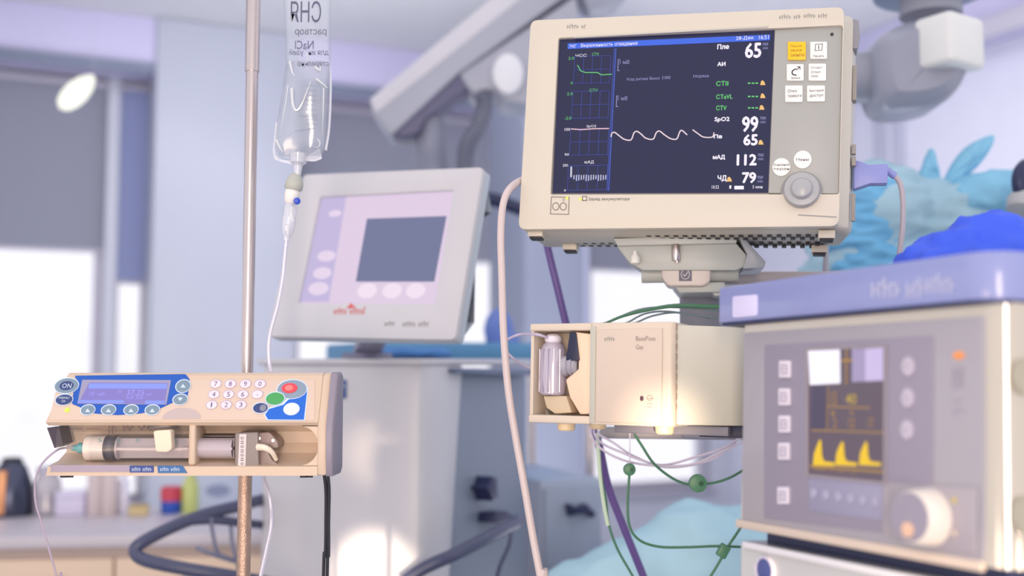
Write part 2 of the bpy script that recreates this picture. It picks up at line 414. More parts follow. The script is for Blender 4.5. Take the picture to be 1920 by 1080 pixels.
H1 = lambda y: (975 - y) / 2000 * 3.42
p = on_counter(22); w_ = .055
lath_thing('flask', 'dark steel flask with an orange glint at the left end of the counter', 'flask', p, [(0, .068), (.01, .072), (.09, .066), (.15, .045), (.17, .03)], mat('dark polished metal', (80, 84, 104), .25, metal=.7),
    [('cap', [(.165, .031), (.178, .031), (.182, .02)], dark)])
fl = pose(p + Vector((0, -.070, 0)), 6)
bm = BM(); box(bm, -.012, .012, -.004, .03, .01, .145, .003); o = tag(obj('orange_highlight', bm, mat('highlight orange', (240, 170, 120), .3, metal=.3)), 'upright orange strip for the highlight on the dark flask', 'strip'); o.matrix_world = fl.M  # warm highlight on the flask, put in as an orange strip
p = on_counter(90)
lath_thing('glass_jar', 'grey glass jar between the dark flask and the white box', 'jar', p, [(0, .035), (.005, .042), (.10, .042), (.125, .03), (.13, .03)], film('grey glass', (190, 180, 190), .55, .1), [('lid', [(.128, .034), (.15, .034), (.152, .03)], frame_m)])
p = on_counter(137); f_ = pose(p, 6)
t = thing('carton', 'pale lavender carton on the counter under the window', 'box', f_); bm = BM(); box(bm, -.045, .045, -.03, .03, 0, H1(932), .003); obj('body', bm, mat('lavender card', (222, 216, 240), .6), t)
bm = BM(); box(bm, -.045, .045, -.0315, .0315, H1(932) * .72, H1(932) * .76, .0005); obj('lid_seam', bm, mat('seam', (180, 176, 200), .6), t)
for k, px_ in enumerate((180, 207)):
    p = on_counter(px_, .42); lath_thing('paper_roll', 'beige paper roll standing beside the %s' % ('lavender carton' if k == 0 else 'slim white bottle'), 'roll', p, [(0, .024), (.002, .0255), (.14, .0255), (.142, .024), (.142, .008), (.10, .008)], mat('beige paper', (214, 200, 200), .8))
p = on_counter(233)
lath_thing('bottle', 'slim white bottle beside the paper rolls', 'bottle', p, [(0, .015), (.004, .017), (.10, .017), (.115, .008), (.13, .008)], mat('white bottle plastic', (236, 234, 250), .35), [('cap', [(.128, .010), (.148, .009)], frame_m)])
p = on_counter(262, .40); f_ = pose(p, 12)
t = thing('sponge', 'small tan sponge lying on the counter', 'sponge', f_); bm = BM(); box(bm, -.03, .03, -.02, .02, 0, .028, .005, 3); obj('body', bm, mat('sponge tan', (216, 196, 150), .9, bump=.6), t)
bm = BM(); box(bm, -.03, .03, -.02, .02, .0281, .034, .002); obj('scouring_layer', bm, mat('scourer', (190, 170, 120), .95, bump=.8), t)
p = on_counter(322)
lath_thing('canister', 'small blue canister with a red top', 'canister', p, [(0, .030), (.003, .032), (.040, .032)], mat('blue canister', (50, 90, 190), .4), [('lid', [(.040, .034), (.078, .034), (.085, .028)], mat('red lid', (205, 70, 90), .4))])
p = on_counter(358)
lath_thing('spray_bottle', 'tall yellow green bottle near the IV pole', 'bottle', p, [(0, .026), (.004, .028), (.09, .028), (.12, .012), (.135, .012)], mat('yellow green plastic', (198, 208, 130), .4), [('cap', [(.134, .014), (.16, .013)], mat('green cap', (190, 200, 120), .4))])
p = on_counter(412, .47); f_ = pose(p, 6)
t = thing('glove_box', 'pale blue glove box behind the IV pole', 'box', f_); bm = BM(); box(bm, -.07, .07, -.03, .03, 0, .13, .004); obj('body', bm, mat('pale blue card', (188, 198, 218), .6), t)
bm = BM(); prism(bm, circ(0, .07, .04, .02), -.0315, -.0295, 0); obj('opening', bm, mat('opening', (140, 150, 180), .7), t)
# ================================================================== VENTILATOR CART (middle)
A = at(788, 900, 2.1); A.z = 0
vf = pose(A, -24)                          # local: x right along front (0 at right corner), y into depth
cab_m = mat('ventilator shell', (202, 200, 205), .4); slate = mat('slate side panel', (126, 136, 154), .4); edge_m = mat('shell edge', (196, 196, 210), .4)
VW, VD = .395, .56
ZT = CAMZ + (680 - 674) / 2000 * 2.1 - .012
vc = thing('ventilator_cart', 'light grey ventilator cabinet on castors with slate side panels', 'ventilator', vf)
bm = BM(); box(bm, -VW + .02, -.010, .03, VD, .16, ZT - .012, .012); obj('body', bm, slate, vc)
# shell: front cover whose side edge narrows toward the floor
lp = []
for k in range(13):
    z = .14 + (ZT - .14) * k / 12; s = (k / 12); dy = .085 + .10 * s ** 1.5
    lp.append([(-VW, 0.02, z), (-VW + .02, 0, z), (-.03, 0, z), (-.008, .006, z), (0, .03, z), (0, dy, z), (-VW, dy, z)])
bm = BM(); loft(bm, lp, .004); obj('front_shell', bm, cab_m, vc)
bm = BM(); box(bm, -VW - .004, .004, -.004, VD, ZT, ZT + .014, .006); obj('top_plate', bm, cab_m, vc)
bm = BM(); box(bm, -VW + .03, -.03, .05, VD - .03, .08, .16, .01); obj('base', bm, dark, vc)
for a in (-VW + .05, -.05):
    for b in (.08, VD - .06):
        bm = BM(); cyl(bm, (a - .014, b, .04), (a + .014, b, .04), .04, bevel=.004); cyl(bm, (a, b, .04), (a, b, .09), .010); obj('castor', bm, dark, vc)
# label block on the front
a = vf.uv(627, 712); b = vf.uv(650, 747)
bm = BM(); prism(bm, [(a[0], b[1]), (b[0], b[1]), (b[0], a[1]), (a[0], a[1])], -.003, .001, .0008); o = obj('label_plate', bm, mat('blue label', (70, 96, 150), .5), vc); o['label'] = 'blue label plate'
bm = BM(); scrib(bm, vf, 632, 720, 647, 728, -.0035); obj('lettering', bm, white_btn, o)
# side details on slate panel (frame of the right side)
sf = Fr(vf.M @ Matrix.Rotation(math.radians(90), 4, 'Z'))
def side_piece(name, pts, y0, y1, m, bev=.004, label=None):
    bm = BM(); prism(bm, sf.poly(pts, y0), y0, y1, bev); bmesh.ops.transform(bm, matrix=Matrix.Rotation(math.radians(90), 4, 'Z'), verts=bm.verts); o = obj(name, bm, m, vc)
    if label: o['label'] = label
navy = mat('navy plastic', (36, 42, 80), .4)
side_piece('catch', [(912, 915), (920, 908), (924, 893), (933, 896), (934, 935), (924, 940), (920, 924)], -.03, .012, navy, .003, 'dark navy catch on the slate side')
side_piece('catch', [(928, 962), (950, 958), (966, 968), (945, 982), (926, 980)], -.03, .012, navy, .003)
side_piece('side_tray', [(856, 690), (1000, 692), (1000, 704), (858, 700)], -.02, .012, mat('side tray', (100, 112, 140), .4), .003)
# rails
rail_m = mat('dark rail', (72, 76, 104), .35)
bm = BM(); I3 = vf.I
L = lambda px, py, d: I3 @ at(px, py, d)
tube(bm, [L(500, 935, 2.28), L(450, 948, 2.2), L(390, 963, 2.15), L(330, 985, 2.1), L(272, 1014, 2.05), L(253, 1032, 2.04), L(272, 1050, 2.03), L(345, 1066, 2.02), L(450, 1083, 2.05), L(540, 1100, 2.15)], .0125, 12); obj('push_handle', bm, rail_m, vc)
bm = BM(); tube(bm, [L(345, 978, 2.11), L(400, 975, 2.15), L(450, 980, 2.2), L(500, 985, 2.28)], .009, 10); obj('push_handle', bm, rail_m, vc)
bm = BM(); tube(bm, [L(740, 1105, 1.98), L(790, 1068, 1.98), L(850, 1040, 2.0), L(910, 1010, 2.08), L(962, 982, 2.2), L(972, 975, 2.27)], .0125, 12); obj('side_rail', bm, rail_m, vc)
bm = BM(); tube(bm, [L(958, 985, 2.19), L(955, 1020, 2.19), L(938, 1060, 2.2), L(930, 1090, 2.22)], .004, 8); obj('rail_cable', bm, rail_m, vc)
wire_m = mat('grey wire', (120, 122, 146), .5)
bm = BM(); tube(bm, [L(395, 970, 2.14), L(400, 1005, 2.14), L(410, 1038, 2.14), L(440, 1050, 2.16)], .004, 8); obj('hanging_wire', bm, wire_m, vc)
bm = BM(); tube(bm, [L(432, 978, 2.18), L(436, 1020, 2.17), L(446, 1060, 2.16), L(452, 1095, 2.15)], .004, 8); obj('hanging_wire', bm, wire_m, vc)
bm = BM(); tube(bm, [L(368, 1026, 2.1), L(390, 1036, 2.1), L(420, 1046, 2.12), L(440, 1052, 2.14)], .005, 8); obj('hanging_wire', bm, wire_m, vc)

# ventilator screen head
HF, HH = fit((603, 372), (847, 359), (813, 567), (562, 565), .27, 2.05, -22, -24)
vh = thing('ventilator_screen', 'tilted pale ventilator touchscreen with a blank grey rectangle on a lilac display', 'screen', HF)
outer = HF.poly([(568, 327), (906, 313), (853, 637), (500, 631)]); inner = HF.poly([(600, 369), (850, 356), (815, 570), (559, 568)])
O2 = rpoly(outer, .010); I2 = rpoly(inner, .004)
bm = BM(); ring(bm, O2, I2, 0, .012, .002); obj('bezel', bm, cab_m, vh)
bm = BM(); loft(bm, [[(x, .0115, z) for x, z in O2], [(x, .028, z) for x, z in off(O2, .000)], [(x, .042, z) for x, z in off(O2, -.015)], [(x, .075, z) for x, z in off(O2, -.05)]]); obj('housing', bm, mat('ventilator housing', (186, 194, 204), .45), vh)
bm = BM(); prism(bm, I2, .006, .011); sc = obj('display', bm, EM('lilac display', (224, 204, 228), .95), vh)
def dpart(name, pts, y, m, parent, fr, r=0):
    P_ = fr.poly(pts, y); P_ = rpoly(P_, r) if r else P_; bm = BM(); prism(bm, P_, y, y + .0006); return obj(name, bm, m, parent)
dpart('side_menu', [(603, 372), (649, 369), (616, 566), (562, 566)], .0054, EM('lilac menu', (190, 178, 216)), sc, HF)
dpart('blank_window', [(688, 410), (837, 405), (814, 528), (667, 528)], .0050, EM('slate window', (104, 110, 146)), sc, HF)
for q in ((628, 400, 12, 6), (612, 480, 17, 10), (604, 512, 17, 11), (597, 541, 19, 12)):
    disc('menu_key', HF, *q, .0047, .0053, EM('pale key', (226, 208, 230)), sc, 0)
for q in (688, 735, 779): disc('round_key', HF, q, 545, 18, 14, .0048, .0053, EM('white pink key', (238, 220, 236)), sc, 0)
bm = BM(); scrib(bm, HF, 627, 577, 690, 589, -.0006, 5); prism(bm, HF.poly([(650, 578), (658, 568), (667, 577)], -.0006), -.0008, -.0004); obj('red_lettering', bm, mat('red print', (214, 100, 100), .6), vh)
bm = BM(); scrib(bm, HF, 722, 602, 742, 611, -.0006, 5); scrib(bm, HF, 756, 602, 805, 612, -.0006, 5); obj('grey_lettering', bm, softink, vh)
# neck
nk = HF.w((0, .06, -.01)); base = Vector((at(682, 676, 2.18).x, at(682, 676, 2.2).y + .03, ZT + .0141))
bm = BM(); p2 = HF.I @ base; tube(bm, [p2, p2 + Vector((0, 0, .03)), HF.I @ (HF.w((0, .07, .03)))], .03, 16, 4); obj('neck', bm, mat('neck grey', (120, 118, 140), .4), vh)
bm = BM(); cyl(bm, p2, p2 + (HF.I.to_3x3() @ Vector((0, 0, .012))), .055, .05, 24); obj('turntable', bm, mat('neck grey', (120, 118, 140), .4), vh)
# blue tray/cloth beside neck
def blob(name, balls, voxel, m, loc, label=None, cat=None, parent=None, folds=.0, fscale=.08, smooth=6, seed=0, stretch=(1, 1, 1)):
    bm = BM()
    for (c, r) in balls:
        r = r if isinstance(r, tuple) else (r, r, r)
        bmesh.ops.create_icosphere(bm, subdivisions=3, radius=1, matrix=Matrix.Translation(Vector(c) - Vector(loc)) @ Matrix.Diagonal((*r, 1)))
    o = obj(name, bm, m, parent); o.location = loc
    md = o.modifiers.new('r', 'REMESH'); md.mode = 'VOXEL'; md.voxel_size = voxel; md.use_smooth_shade = True
    ms = o.modifiers.new('s', 'SMOOTH'); ms.iterations = smooth; ms.factor = .7
    dg = bpy.context.evaluated_depsgraph_get(); bpy.context.view_layer.update(); dg.update()
    me = bpy.data.meshes.new_from_object(o.evaluated_get(dg)); o.modifiers.clear(); o.data = me
    if folds:
        N = [v.normal.copy() for v in me.vertices]
        for v, n in zip(me.vertices, N):
            q = Vector((v.co.x * stretch[0], v.co.y * stretch[1], v.co.z * stretch[2])) / fscale + Vector((seed, seed * 2, 0))
            a = 1 - abs(noise.noise(q)) * 2; b = noise.noise(q * 2.3)
            v.co += n * folds * (a * .8 + b * .5 - .4)
    for f in me.polygons: f.use_smooth = True
    if label: tag(o, label, cat)
    return o
blue_cl = mat('blue drape', (74, 128, 190), .7, bump=.2); 
c0 = at(820, 655, 2.35)
blob('folded_drape', [(at(700 + k * 30, 664 - (k % 3), 2.37 + .01 * (k % 2)) + Vector((0, 0, 0)), (.035, .05, .014)) for k in range(5)], .005, blue_cl, c0, 'long flat folded blue drape lying on top of the ventilator cabinet', 'drape', folds=.004, fscale=.04)
# light in gap

# instrument table behind the ventilator with drape lumps
it = pose(Vector((atY(870, 680, 3.0).x, 3.0, 0)), RY)
TZ = CAMZ + (680 - 643) / 2000 * 3.0
t = thing('instrument_table', 'draped instrument table behind the ventilator cabinet', 'table', it)
bm = BM(); box(bm, -.28, .45, -.05, .45, TZ - .05, TZ, .010); obj('tabletop', bm, mat('teal drape', (96, 150, 190), .7, bump=.2), t)
for a in (-.24, .40):
    for b in (0, .40): bm = BM(); cyl(bm, (a, b, 0), (a, b, TZ - .045), .014); obj('leg', bm, steel, t)
c0 = at(936, 620, 3.1); c0.z = TZ
blob('wrapped_bundle', [(at(935, 622, 3.15), (.045, .045, .07)), (at(945, 645, 3.15), (.05, .05, .045))], .007, mat('periwinkle cloth', (112, 134, 200), .7, bump=.2), c0, 'periwinkle blue wrapped bundle standing on the instrument table', 'bundle', folds=.004, fscale=.05)
# white low cabinet with black handles
lc = pose(Vector((at(1072, 900, 2.75).x, at(1072, 900, 2.75).y, 0)), RY)
z1 = lc.uv(1072, 897)[1]; x0 = lc.uv(1012, 950)[0]; x1 = lc.uv(1130, 950)[0]
t = thing('low_cabinet', 'low pale cabinet with black handle seen below the gas module', 'cabinet', lc)
bm = BM(); box(bm, x0, x1, 0, .4, .06, z1, .012); obj('body', bm, mat('pale cabinet', (168, 178, 198), .4), t)
bm = BM(); box(bm, x0 + .02, x1 - .02, .03, .37, 0, .06); obj('plinth', bm, dark, t)
bm = BM(); box(bm, x0 + .01, x1 - .01, -.012, 0, z1 - .22, z1 - .02, .004); dr = obj('drawer', bm, mat('pale drawer', (160, 170, 190), .4), t)
bm = BM(); prism(bm, lc.poly([(1064, 945), (1072, 946), (1080, 953), (1098, 944), (1116, 962), (1112, 972), (1098, 962), (1080, 964), (1068, 968)], -.03), -.035, -.011, .002); obj('handle', bm, navy, dr)
# ================================================================== CEILING ARM (upper middle)
af = pose(at(860, 150, 3.0), 4)
arm = thing('ceiling_arm', 'big grey jointed ceiling arm slanting up behind the IV bag and monitor', 'equipment arm', af)
arm_g = mat('arm grey', (170, 172, 186), .4); arm_l = mat('arm light top', (208, 206, 214), .4); arm_d = mat('arm dark cover', (98, 96, 124), .4)
def ap(name, pts, y0, y1, m, bev=.008, r=.0, label=None):
    P_ = af.poly(pts, y0); P_ = rpoly(P_, r) if r else P_
    bm = BM(); prism(bm, P_, y0, y1, bev, 3); o = obj(name, bm, m, arm)
    if label: o['label'] = label
ap('beam', [(700, 206), (734, 254), (860, 137), (1110, -45), (1060, -70)], 0, .16, arm_g, .006)
ap('upper_cover', [(692, 186), (706, 214), (1060, -66), (1000, -70)], -.004, .18, arm_l, .008)
ap('lower_cover', [(730, 251), (858, 136), (878, 166), (800, 222), (784, 250), (760, 257)], .012, .15, arm_d, .006, 0, 'dark underside cover')
ap('joint_housing', [(858, 137), (1080, -10), (1100, 100), (1020, 188), (985, 197), (945, 190), (928, 168), (892, 178), (876, 165)], .01, .17, arm_g, .012)
disc('pivot_cap', af, 953, 137, 29, 38, -.02, .011, mat('pivot cap', (226, 226, 232), .4), arm, .006, 'white round pivot cap')
bm = BM(); tube(bm, [af.P(806, 225, .08), af.P(808, 270, .08), af.P(812, 320, .1), af.P(818, 420, .12)], .043, 18); obj('drop_post', bm, mat('post grey', (138, 140, 158), .4), arm)
bm = BM(); tube(bm, [af.P(905, 172, .03), af.P(909, 200, .03), af.P(898, 235, .03), af.P(878, 268, .04), af.P(872, 300, .05), af.P(874, 340, .06), af.P(880, 420, .08)], .026, 16, 10, .12); obj('corrugated_hose', bm, mat('hose grey', (112, 114, 132), .5), arm)
bm = BM(); tube(bm, [af.P(1085, 0, .08), af.P(1150, -60, .08), (af.P(1150, -60, .08).x, .08, ZC - af.M.translation.z)], .06, 18); obj('riser', bm, arm_g, arm)
bm = BM(); tube(bm, [af.P(818, 410, .12), af.P(900, 372, .10), af.P(985, 395, .10)], .02, 12); obj('hook_bracket', bm, navy, arm)
# ================================================================== SURGICAL LIGHT JOINT (upper right)
lf = pose(at(1740, 120, 2.1), -4)
lj = thing('lamp_joint', 'rounded grey ceiling lamp joint with a white block cap at upper right', 'lamp joint', lf)
PX = 2.1 / 2000
body = rpoly(lf.poly([(1642, 130), (1650, 62), (1690, 36), (1730, 24), (1832, 26), (1834, 105), (1818, 150), (1785, 184), (1730, 199), (1662, 198)]), .03)
bm = BM(); loft(bm, [[(x, .0, z) for x, z in off(body, -.03)], [(x, .02, z) for x, z in off(body, -.008)], [(x, .05, z) for x, z in body], [(x, .15, z) for x, z in body], [(x, .19, z) for x, z in off(body, -.02)], [(x, .2, z) for x, z in off(body, -.04)]]); obj('elbow_housing', bm, mat('lamp joint grey', (150, 152, 168), .35), lj)
bm = BM(); cyl(bm, lf.P(1500, 146, .10), lf.P(1662, 146, .10), .053, .053, 28, .004); obj('horizontal_arm', bm, mat('lamp arm grey', (146, 148, 162), .4), lj)
bm = BM(); cyl(bm, lf.P(1650, 146, .10), lf.P(1658, 146, .10), .056, .056, 28); obj('collar', bm, mat('collar grey', (110, 112, 130), .4), lj)
cp = lf.P(1784, 68, -.055)
t_ = Matrix.Translation(cp) @ Matrix.Rotation(math.radians(38), 4, 'Z')
bm = BM(); b2 = BM(); box(b2, 0, .115, 0, .085, -.048, .055, .012, 3); bmesh.ops.transform(b2, matrix=t_, verts=b2.verts); merge(bm, b2); obj('block_cap', bm, mat('white cap', (226, 226, 224), .35), lj)
bm = BM(); cyl(bm, lf.P(1745, 30, .10), (lf.P(1745, 30, .1).x, .10, lf.P(1745, -20, .1).z), .062, .062, 28); obj('neck', bm, mat('lamp arm grey', (146, 148, 162), .4), lj)
bm = BM(); p = lf.P(1745, -8, .1); cyl(bm, p, p + Vector((0, 0, .03)), .115, .11, 32, .006); obj('flange', bm, mat('flange blue', (104, 122, 150), .4), lj)
bm = BM(); cyl(bm, p + Vector((0, 0, .03)), (p.x, p.y, ZC - lf.M.translation.z), .05, .05, 24); obj('ceiling_tube', bm, mat('lamp arm grey', (146, 148, 162), .4), lj)
# ================================================================== PERSON IN GOWN (behind the monitor, right)
gown = mat('pale blue gown', (166, 200, 216), .75, scale=5, var=.14, bump=.2)
D0 = 2.15
gp = lambda px, py, dd=0: at(px, py, D0 + dd)
base = gp(1680, 500); base.z = 0
pr = thing('person', 'person in pale blue surgical gown bent over behind the blue-topped machine with tied bow upright', 'person', Matrix.Translation(base))
def gp_l(px, py, dd=0): return gp(px, py, dd) - base
balls = []
for (x, y, d, r) in ((1640, 400, .0, .11), (1665, 430, .05, .12), (1600, 450, .0, .09), (1610, 500, .0, .10), (1680, 500, .05, .13), (1700, 420, .05, .10), (1745, 410, .02, .085), (1790, 420, .0, .085), (1840, 425, 0, .085), (1890, 430, 0, .085),
                     (1755, 470, .05, .12), (1820, 490, .05, .12), (1650, 560, .08, .15), (1700, 640, .1, .17), (1690, 760, .1, .17), (1690, 900, .1, .17), (1690, 1030, .1, .165), (1560, 540, .02, .075), (1520, 600, -.02, .06), (1890, 480, .03, .1), (1950, 470, 0, .09)):
    balls.append((gp_l(x, y, d), r))
balls.append((Vector((.0, .12, .45)), (.2, .16, .42)))
bd = blob('gowned_body', balls, .010, gown, Vector((0, 0, 0)), parent=pr, folds=.020, fscale=.075, smooth=5, seed=3, stretch=(.45, 1, 1.9))
blob('sleeve', [(gp_l(1618 + 6 * math.sin(k), 368 + 17 * k, -.05), (.085 - .002 * k, .06, .05)) for k in range(9)], .006, mat('blue sleeve', (112, 180, 222), .7, scale=9, var=.16, bump=.2), Vector((0, 0, 0)), parent=pr, folds=.014, fscale=.035, smooth=4, seed=8, stretch=(.35, 1, 1.3))
bm = BM()
for s in (-1, 1):
    tube(bm, [(s * .09, .12, .12), (s * .09, .12, .04), (s * .1, .02, .03)], .045, 12, 4)
obj('shoe', bm, mat('shoe white', (220, 222, 230), .5), pr)
cap_m = mat('surgical cap', (136, 196, 226), .7, bump=.3, var=.12)
blob('cap', [(gp_l(1860, 372, -.02), (.10, .09, .055)), (gp_l(1905, 368, -.02), (.06, .08, .055))], .008, cap_m, Vector((0, 0, 0)), parent=pr, folds=.006, fscale=.04)
for pts in ([(1765, 352), (1778, 318), (1800, 286), (1826, 266), (1862, 254), (1856, 282), (1836, 310), (1806, 336), (1786, 352)], [(1714, 346), (1728, 312), (1742, 280), (1752, 284), (1758, 312), (1766, 350), (1742, 362)]):
    P_ = [Vector((*gp_l(x, y, -.01),)) for x, y in pts]; P_ = [Vector((p.x, p.y, p.z)) for p in smoothpts(P_ + [P_[0]], 5)[:-1]]
    cen = sum(P_, Vector()) / len(P_); bm = BM(); loops = []
    for k, (f_s, dy) in enumerate(((.02, -.020), (.35, -.018), (.7, -.013), (.93, -.006), (1, .0), (.93, .006), (.7, .011), (.02, .016))):
        loops.append([cen + (p - cen) * f_s + Vector((0, dy + .006 * noise.noise(p * 40) , 0)) for p in P_])
    loft(bm, loops); obj('bow_loop', bm, cap_m, pr)
# grey cup with dark ring at the right edge
e0 = at(1926, 352, 1.9); ef = pose(e0, 30)
t = thing('breathing_mask', 'grey cup with a dark ring at the far right edge', 'mask', ef)
bm = BM(); lathe(bm, (-.012, 0, -.045), (.5, 0, .9), [(0, .03), (.02, .034), (.045, .026), (.05, .02)], 24, .002); obj('cup', bm, mat('cup grey', (176, 176, 180), .4), t)
bm = BM(); tube(bm, [(.012 + .034 * math.cos(a), .0, .008 + .034 * math.sin(a)) for a in [k * math.pi / 8 for k in range(17)]], .013, 12, 3); obj('ring', bm, navy, t)
bm = BM(); tube(bm, [(.03, .0, -.03), (.08, .02, -.08), (.12, .1, -.16), (.12, .15, -.35)], .016, 12); obj('hose', bm, navy, t)
# ================================================================== DRAPED PATIENT TABLE (lower middle)
pt = pose(Vector((.55, 2.25, 0)), 10)
t = thing('operating_table', 'operating table under the pale blue drape', 'operating table', pt)
bm = BM(); box(bm, -.42, -.06, -.2, .28, .52, .58, .02); obj('table_top', bm, dark, t)
bm = BM(); box(bm, -.25, -.08, -.1, .12, .06, .52, .02); obj('pedestal', bm, grey_metal, t)
bm = BM(); box(bm, -.4, -.07, -.2, .26, 0, .06, .015); obj('base', bm, grey_metal, t)
D1 = 2.15; drape_m = mat('light blue drape', (172, 208, 222), .7, scale=4, var=.14, bump=.2)
bl = [(at(x, y, D1 + d), r) for x, y, d, r in ((1310, 1055, 0, .125), (1400, 1060, .0, .12), (1235, 1085, -.02, .11), (1160, 1115, -.03, .10), (1085, 1150, -.05, .10), (1330, 1180, -.02, .15), (1200, 1220, -.05, .14))]
blob('drape', bl, .012, drape_m, at(1300, 1200, D1), 'light blue surgical drape mounded over the operating table below the gas module', 'drape', folds=.010, fscale=.09, smooth=8, seed=9)
# ================================================================== IV POLE
pb = at(463, 700, 1.43); pb.z = 0
pole = thing('iv_pole', 'steel IV pole standing behind the syringe pump', 'IV pole', Matrix.Translation(pb))
zj = at(476, 118, 1.43).z
zl = at(462, 800, 1.43).z
bm = BM(); cyl(bm, (0, 0, zl), (0, 0, zj), .0082, bevel=0, seg=28); obj('lower_tube', bm, steel, pole)
bm = BM(); cyl(bm, (0, 0, zj - .004), (0, 0, 1.98), .0095, seg=28); obj('upper_tube', bm, steel, pole)
bm = BM(); cyl(bm, (0, 0, .10), (0, 0, zl + .01), .0092, seg=28); o = obj('base_tube', bm, steel_d, pole); o['label'] = 'worn coppery lower section'
bm = BM(); tube(bm, [(0, 0, 1.97), (.02, 0, 2.0), (.075, -.0, 2.0), (.078, 0, 1.975)], .004, 8); tube(bm, [(0, 0, 1.97), (-.02, 0, 2.0), (-.075, 0, 2.0), (-.08, 0, 2.02)], .004, 8); obj('hook', bm, steel, pole)
bm = BM(); cyl(bm, (0, 0, .06), (0, 0, .12), .03, .02, 24); obj('hub', bm, dark, pole)
for k in range(5):
    a = k * 2 * math.pi / 5 + .3; bm = BM(); tube(bm, [(0, 0, .09), (.15 * math.cos(a), .15 * math.sin(a), .085), (.27 * math.cos(a), .27 * math.sin(a), .065)], .011, 10, 4); lg = obj('leg', bm, steel, pole)
    bm = BM(); c_ = Vector((.27 * math.cos(a), .27 * math.sin(a), .028)); q = Vector((-math.sin(a), math.cos(a), 0)) * .01; cyl(bm, c_ - q, c_ + q, .028); obj('castor', bm, dark, lg)
# second thin steel rod left of the pole (white sliver)
# ------------------------------------------------------------------ IV bag
bf = pose(at(570, 300, 1.40), 0)
bag = thing('iv_bag', 'clear soft plastic IV bag with dark lettering hanging upside down beside the pole', 'IV bag', bf)
clear = film('clear bag plastic', (216, 222, 236), .16, .05, .12)
NL = [(-110, 533, 618, .014), (-60, 532, 619, .018), (0, 533, 619, .020), (60, 536, 620, .020), (120, 537, 620, .019), (170, 530, 619, .018), (215, 523, 617, .016), (250, 517, 614, .013), (275, 515, 611, .010), (292, 522, 603, .005), (299, 535, 596, .002)]
loops = []
for py, a, b, th in NL:
    xa, z = bf.uv(a, py); xb, _ = bf.uv(b, py); c_ = (xa + xb) / 2; h_ = (xb - xa) / 2
    lp = []
    for k in range(28):
        an = 2 * math.pi * k / 28; cs, sn = math.cos(an), math.sin(an)
        wv = 1 + .07 * math.sin(5 * an + py * .05) + .05 * noise.noise(Vector((cs * 3, sn * 3, py * .03)))
        lp.append((c_ + h_ * math.copysign(abs(cs) ** .8, cs), th * math.copysign(abs(sn) ** .9, sn) * wv, z))
    loops.append(lp)
bm = BM(); loft(bm, loops); obj('pouch', bm, clear, bag)
bm = BM(); li = [[(sum(q.x if hasattr(q, 'x') else q[0] for q in lp) / 28 * .06 + p[0] * .94, p[1] * .9, p[2]) for p in lp] for lp in loops[4:-1]]
loft(bm, li); obj('fluid', bm, film('clear fluid', (168, 178, 198), .26, .02, .1), bag)
# sealed seam fins, white ridges for the glints on the creases
seam = film('bag seam plastic', (240, 240, 252), .55, .2, .1)
bm = BM()
tube(bm, [bf.P(519, 230), bf.P(516, 262), bf.P(514, 288), bf.P(524, 300)], .0018, 6)
tube(bm, [bf.P(618, 120), bf.P(620, 170), bf.P(617, 240), bf.P(611, 282)], .0016, 6)
prism(bm, rpoly(bf.poly([(513, 292), (530, 300), (548, 302), (548, 309), (528, 304), (515, 299)]), .001), -.001, .001)
prism(bm, rpoly(bf.poly([(570, 296), (600, 278), (604, 298), (590, 303), (575, 302)]), .002), -.001, .001)
obj('seam', bm, seam, bag)
glint = film('glint white', (255, 255, 255), .62, .25, .06, .3)  # bright glints on folds and drip chamber, put in as white plastic
bm = BM()
for pts, r in (([(543, 115), (548, 135), (553, 142)], .0022), ([(547, 165), (549, 195), (556, 207), (566, 195), (578, 165), (583, 152)], .0026), ([(590, 125), (600, 132), (600, 122)], .0028), ([(593, 148), (604, 156), (614, 165)], .0022), ([(575, 100), (577, 112)], .0018), ([(607, 165), (606, 210), (604, 255)], .0012), ([(518, 262), (524, 275), (530, 285)], .0026), ([(540, 160), (536, 190), (530, 225), (526, 250)], .001), ([(595, 260), (600, 268), (596, 276), (585, 274)], .0014)):
    tube(bm, [bf.P(x, y, -.019 + (.012 if y > 240 else 0)) for x, y in pts], (r * .75, r * .2), 8, 5)
obj('crease_glint', bm, glint, bag)
bm = BM()
for k in range(9): strip(bm, bf, [(575, 160 + k * 9), (597, 160 + k * 9)], .8, -.0205 + .0006 * k)
strip(bm, bf, [(560, 216), (598, 219)], 1, -.018); strip(bm, bf, [(552, 245), (590, 240)], 1, -.016)
obj('scale_marks', bm, mat('grey scale print', (150, 154, 172), .7), bag)
bm = BM(); yb = -.0212
text(bm, bf, 'СНЯ', 545, 2, 602, 42, yb, mirror=True); text(bm, bf, 'раствор', 553, 55, 612, 68, yb, mirror=True); text(bm, bf, 'NaCl', 553, 76, 588, 92, yb, mirror=True)
text(bm, bf, 'для инфузий', 543, 92, 616, 106, yb, mirror=True); text(bm, bf, 'стерильно', 558, 116, 616, 126, yb, mirror=True)
obj('lettering', bm, mat('bag print', (88, 92, 116), .7), bag)
clr2 = film('clear rigid plastic', (236, 236, 246), .42, .12, .08)
bm = BM(); p = bf.P(560, 288); lathe(bm, p, (-.05, 0, -1), [(0, .012), (.012, .011), (.016, .006), (.03, .0045), (.045, .0040)], 20); obj('port', bm, clr2, bag)
bm = BM(); tube(bm, [bf.P(574, -112), bf.P(574, -140), Vector((pb.x + .078, pb.y, 1.972)) - bf.M.translation], .0025, 8); obj('hanging_loop', bm, clr2, bag)
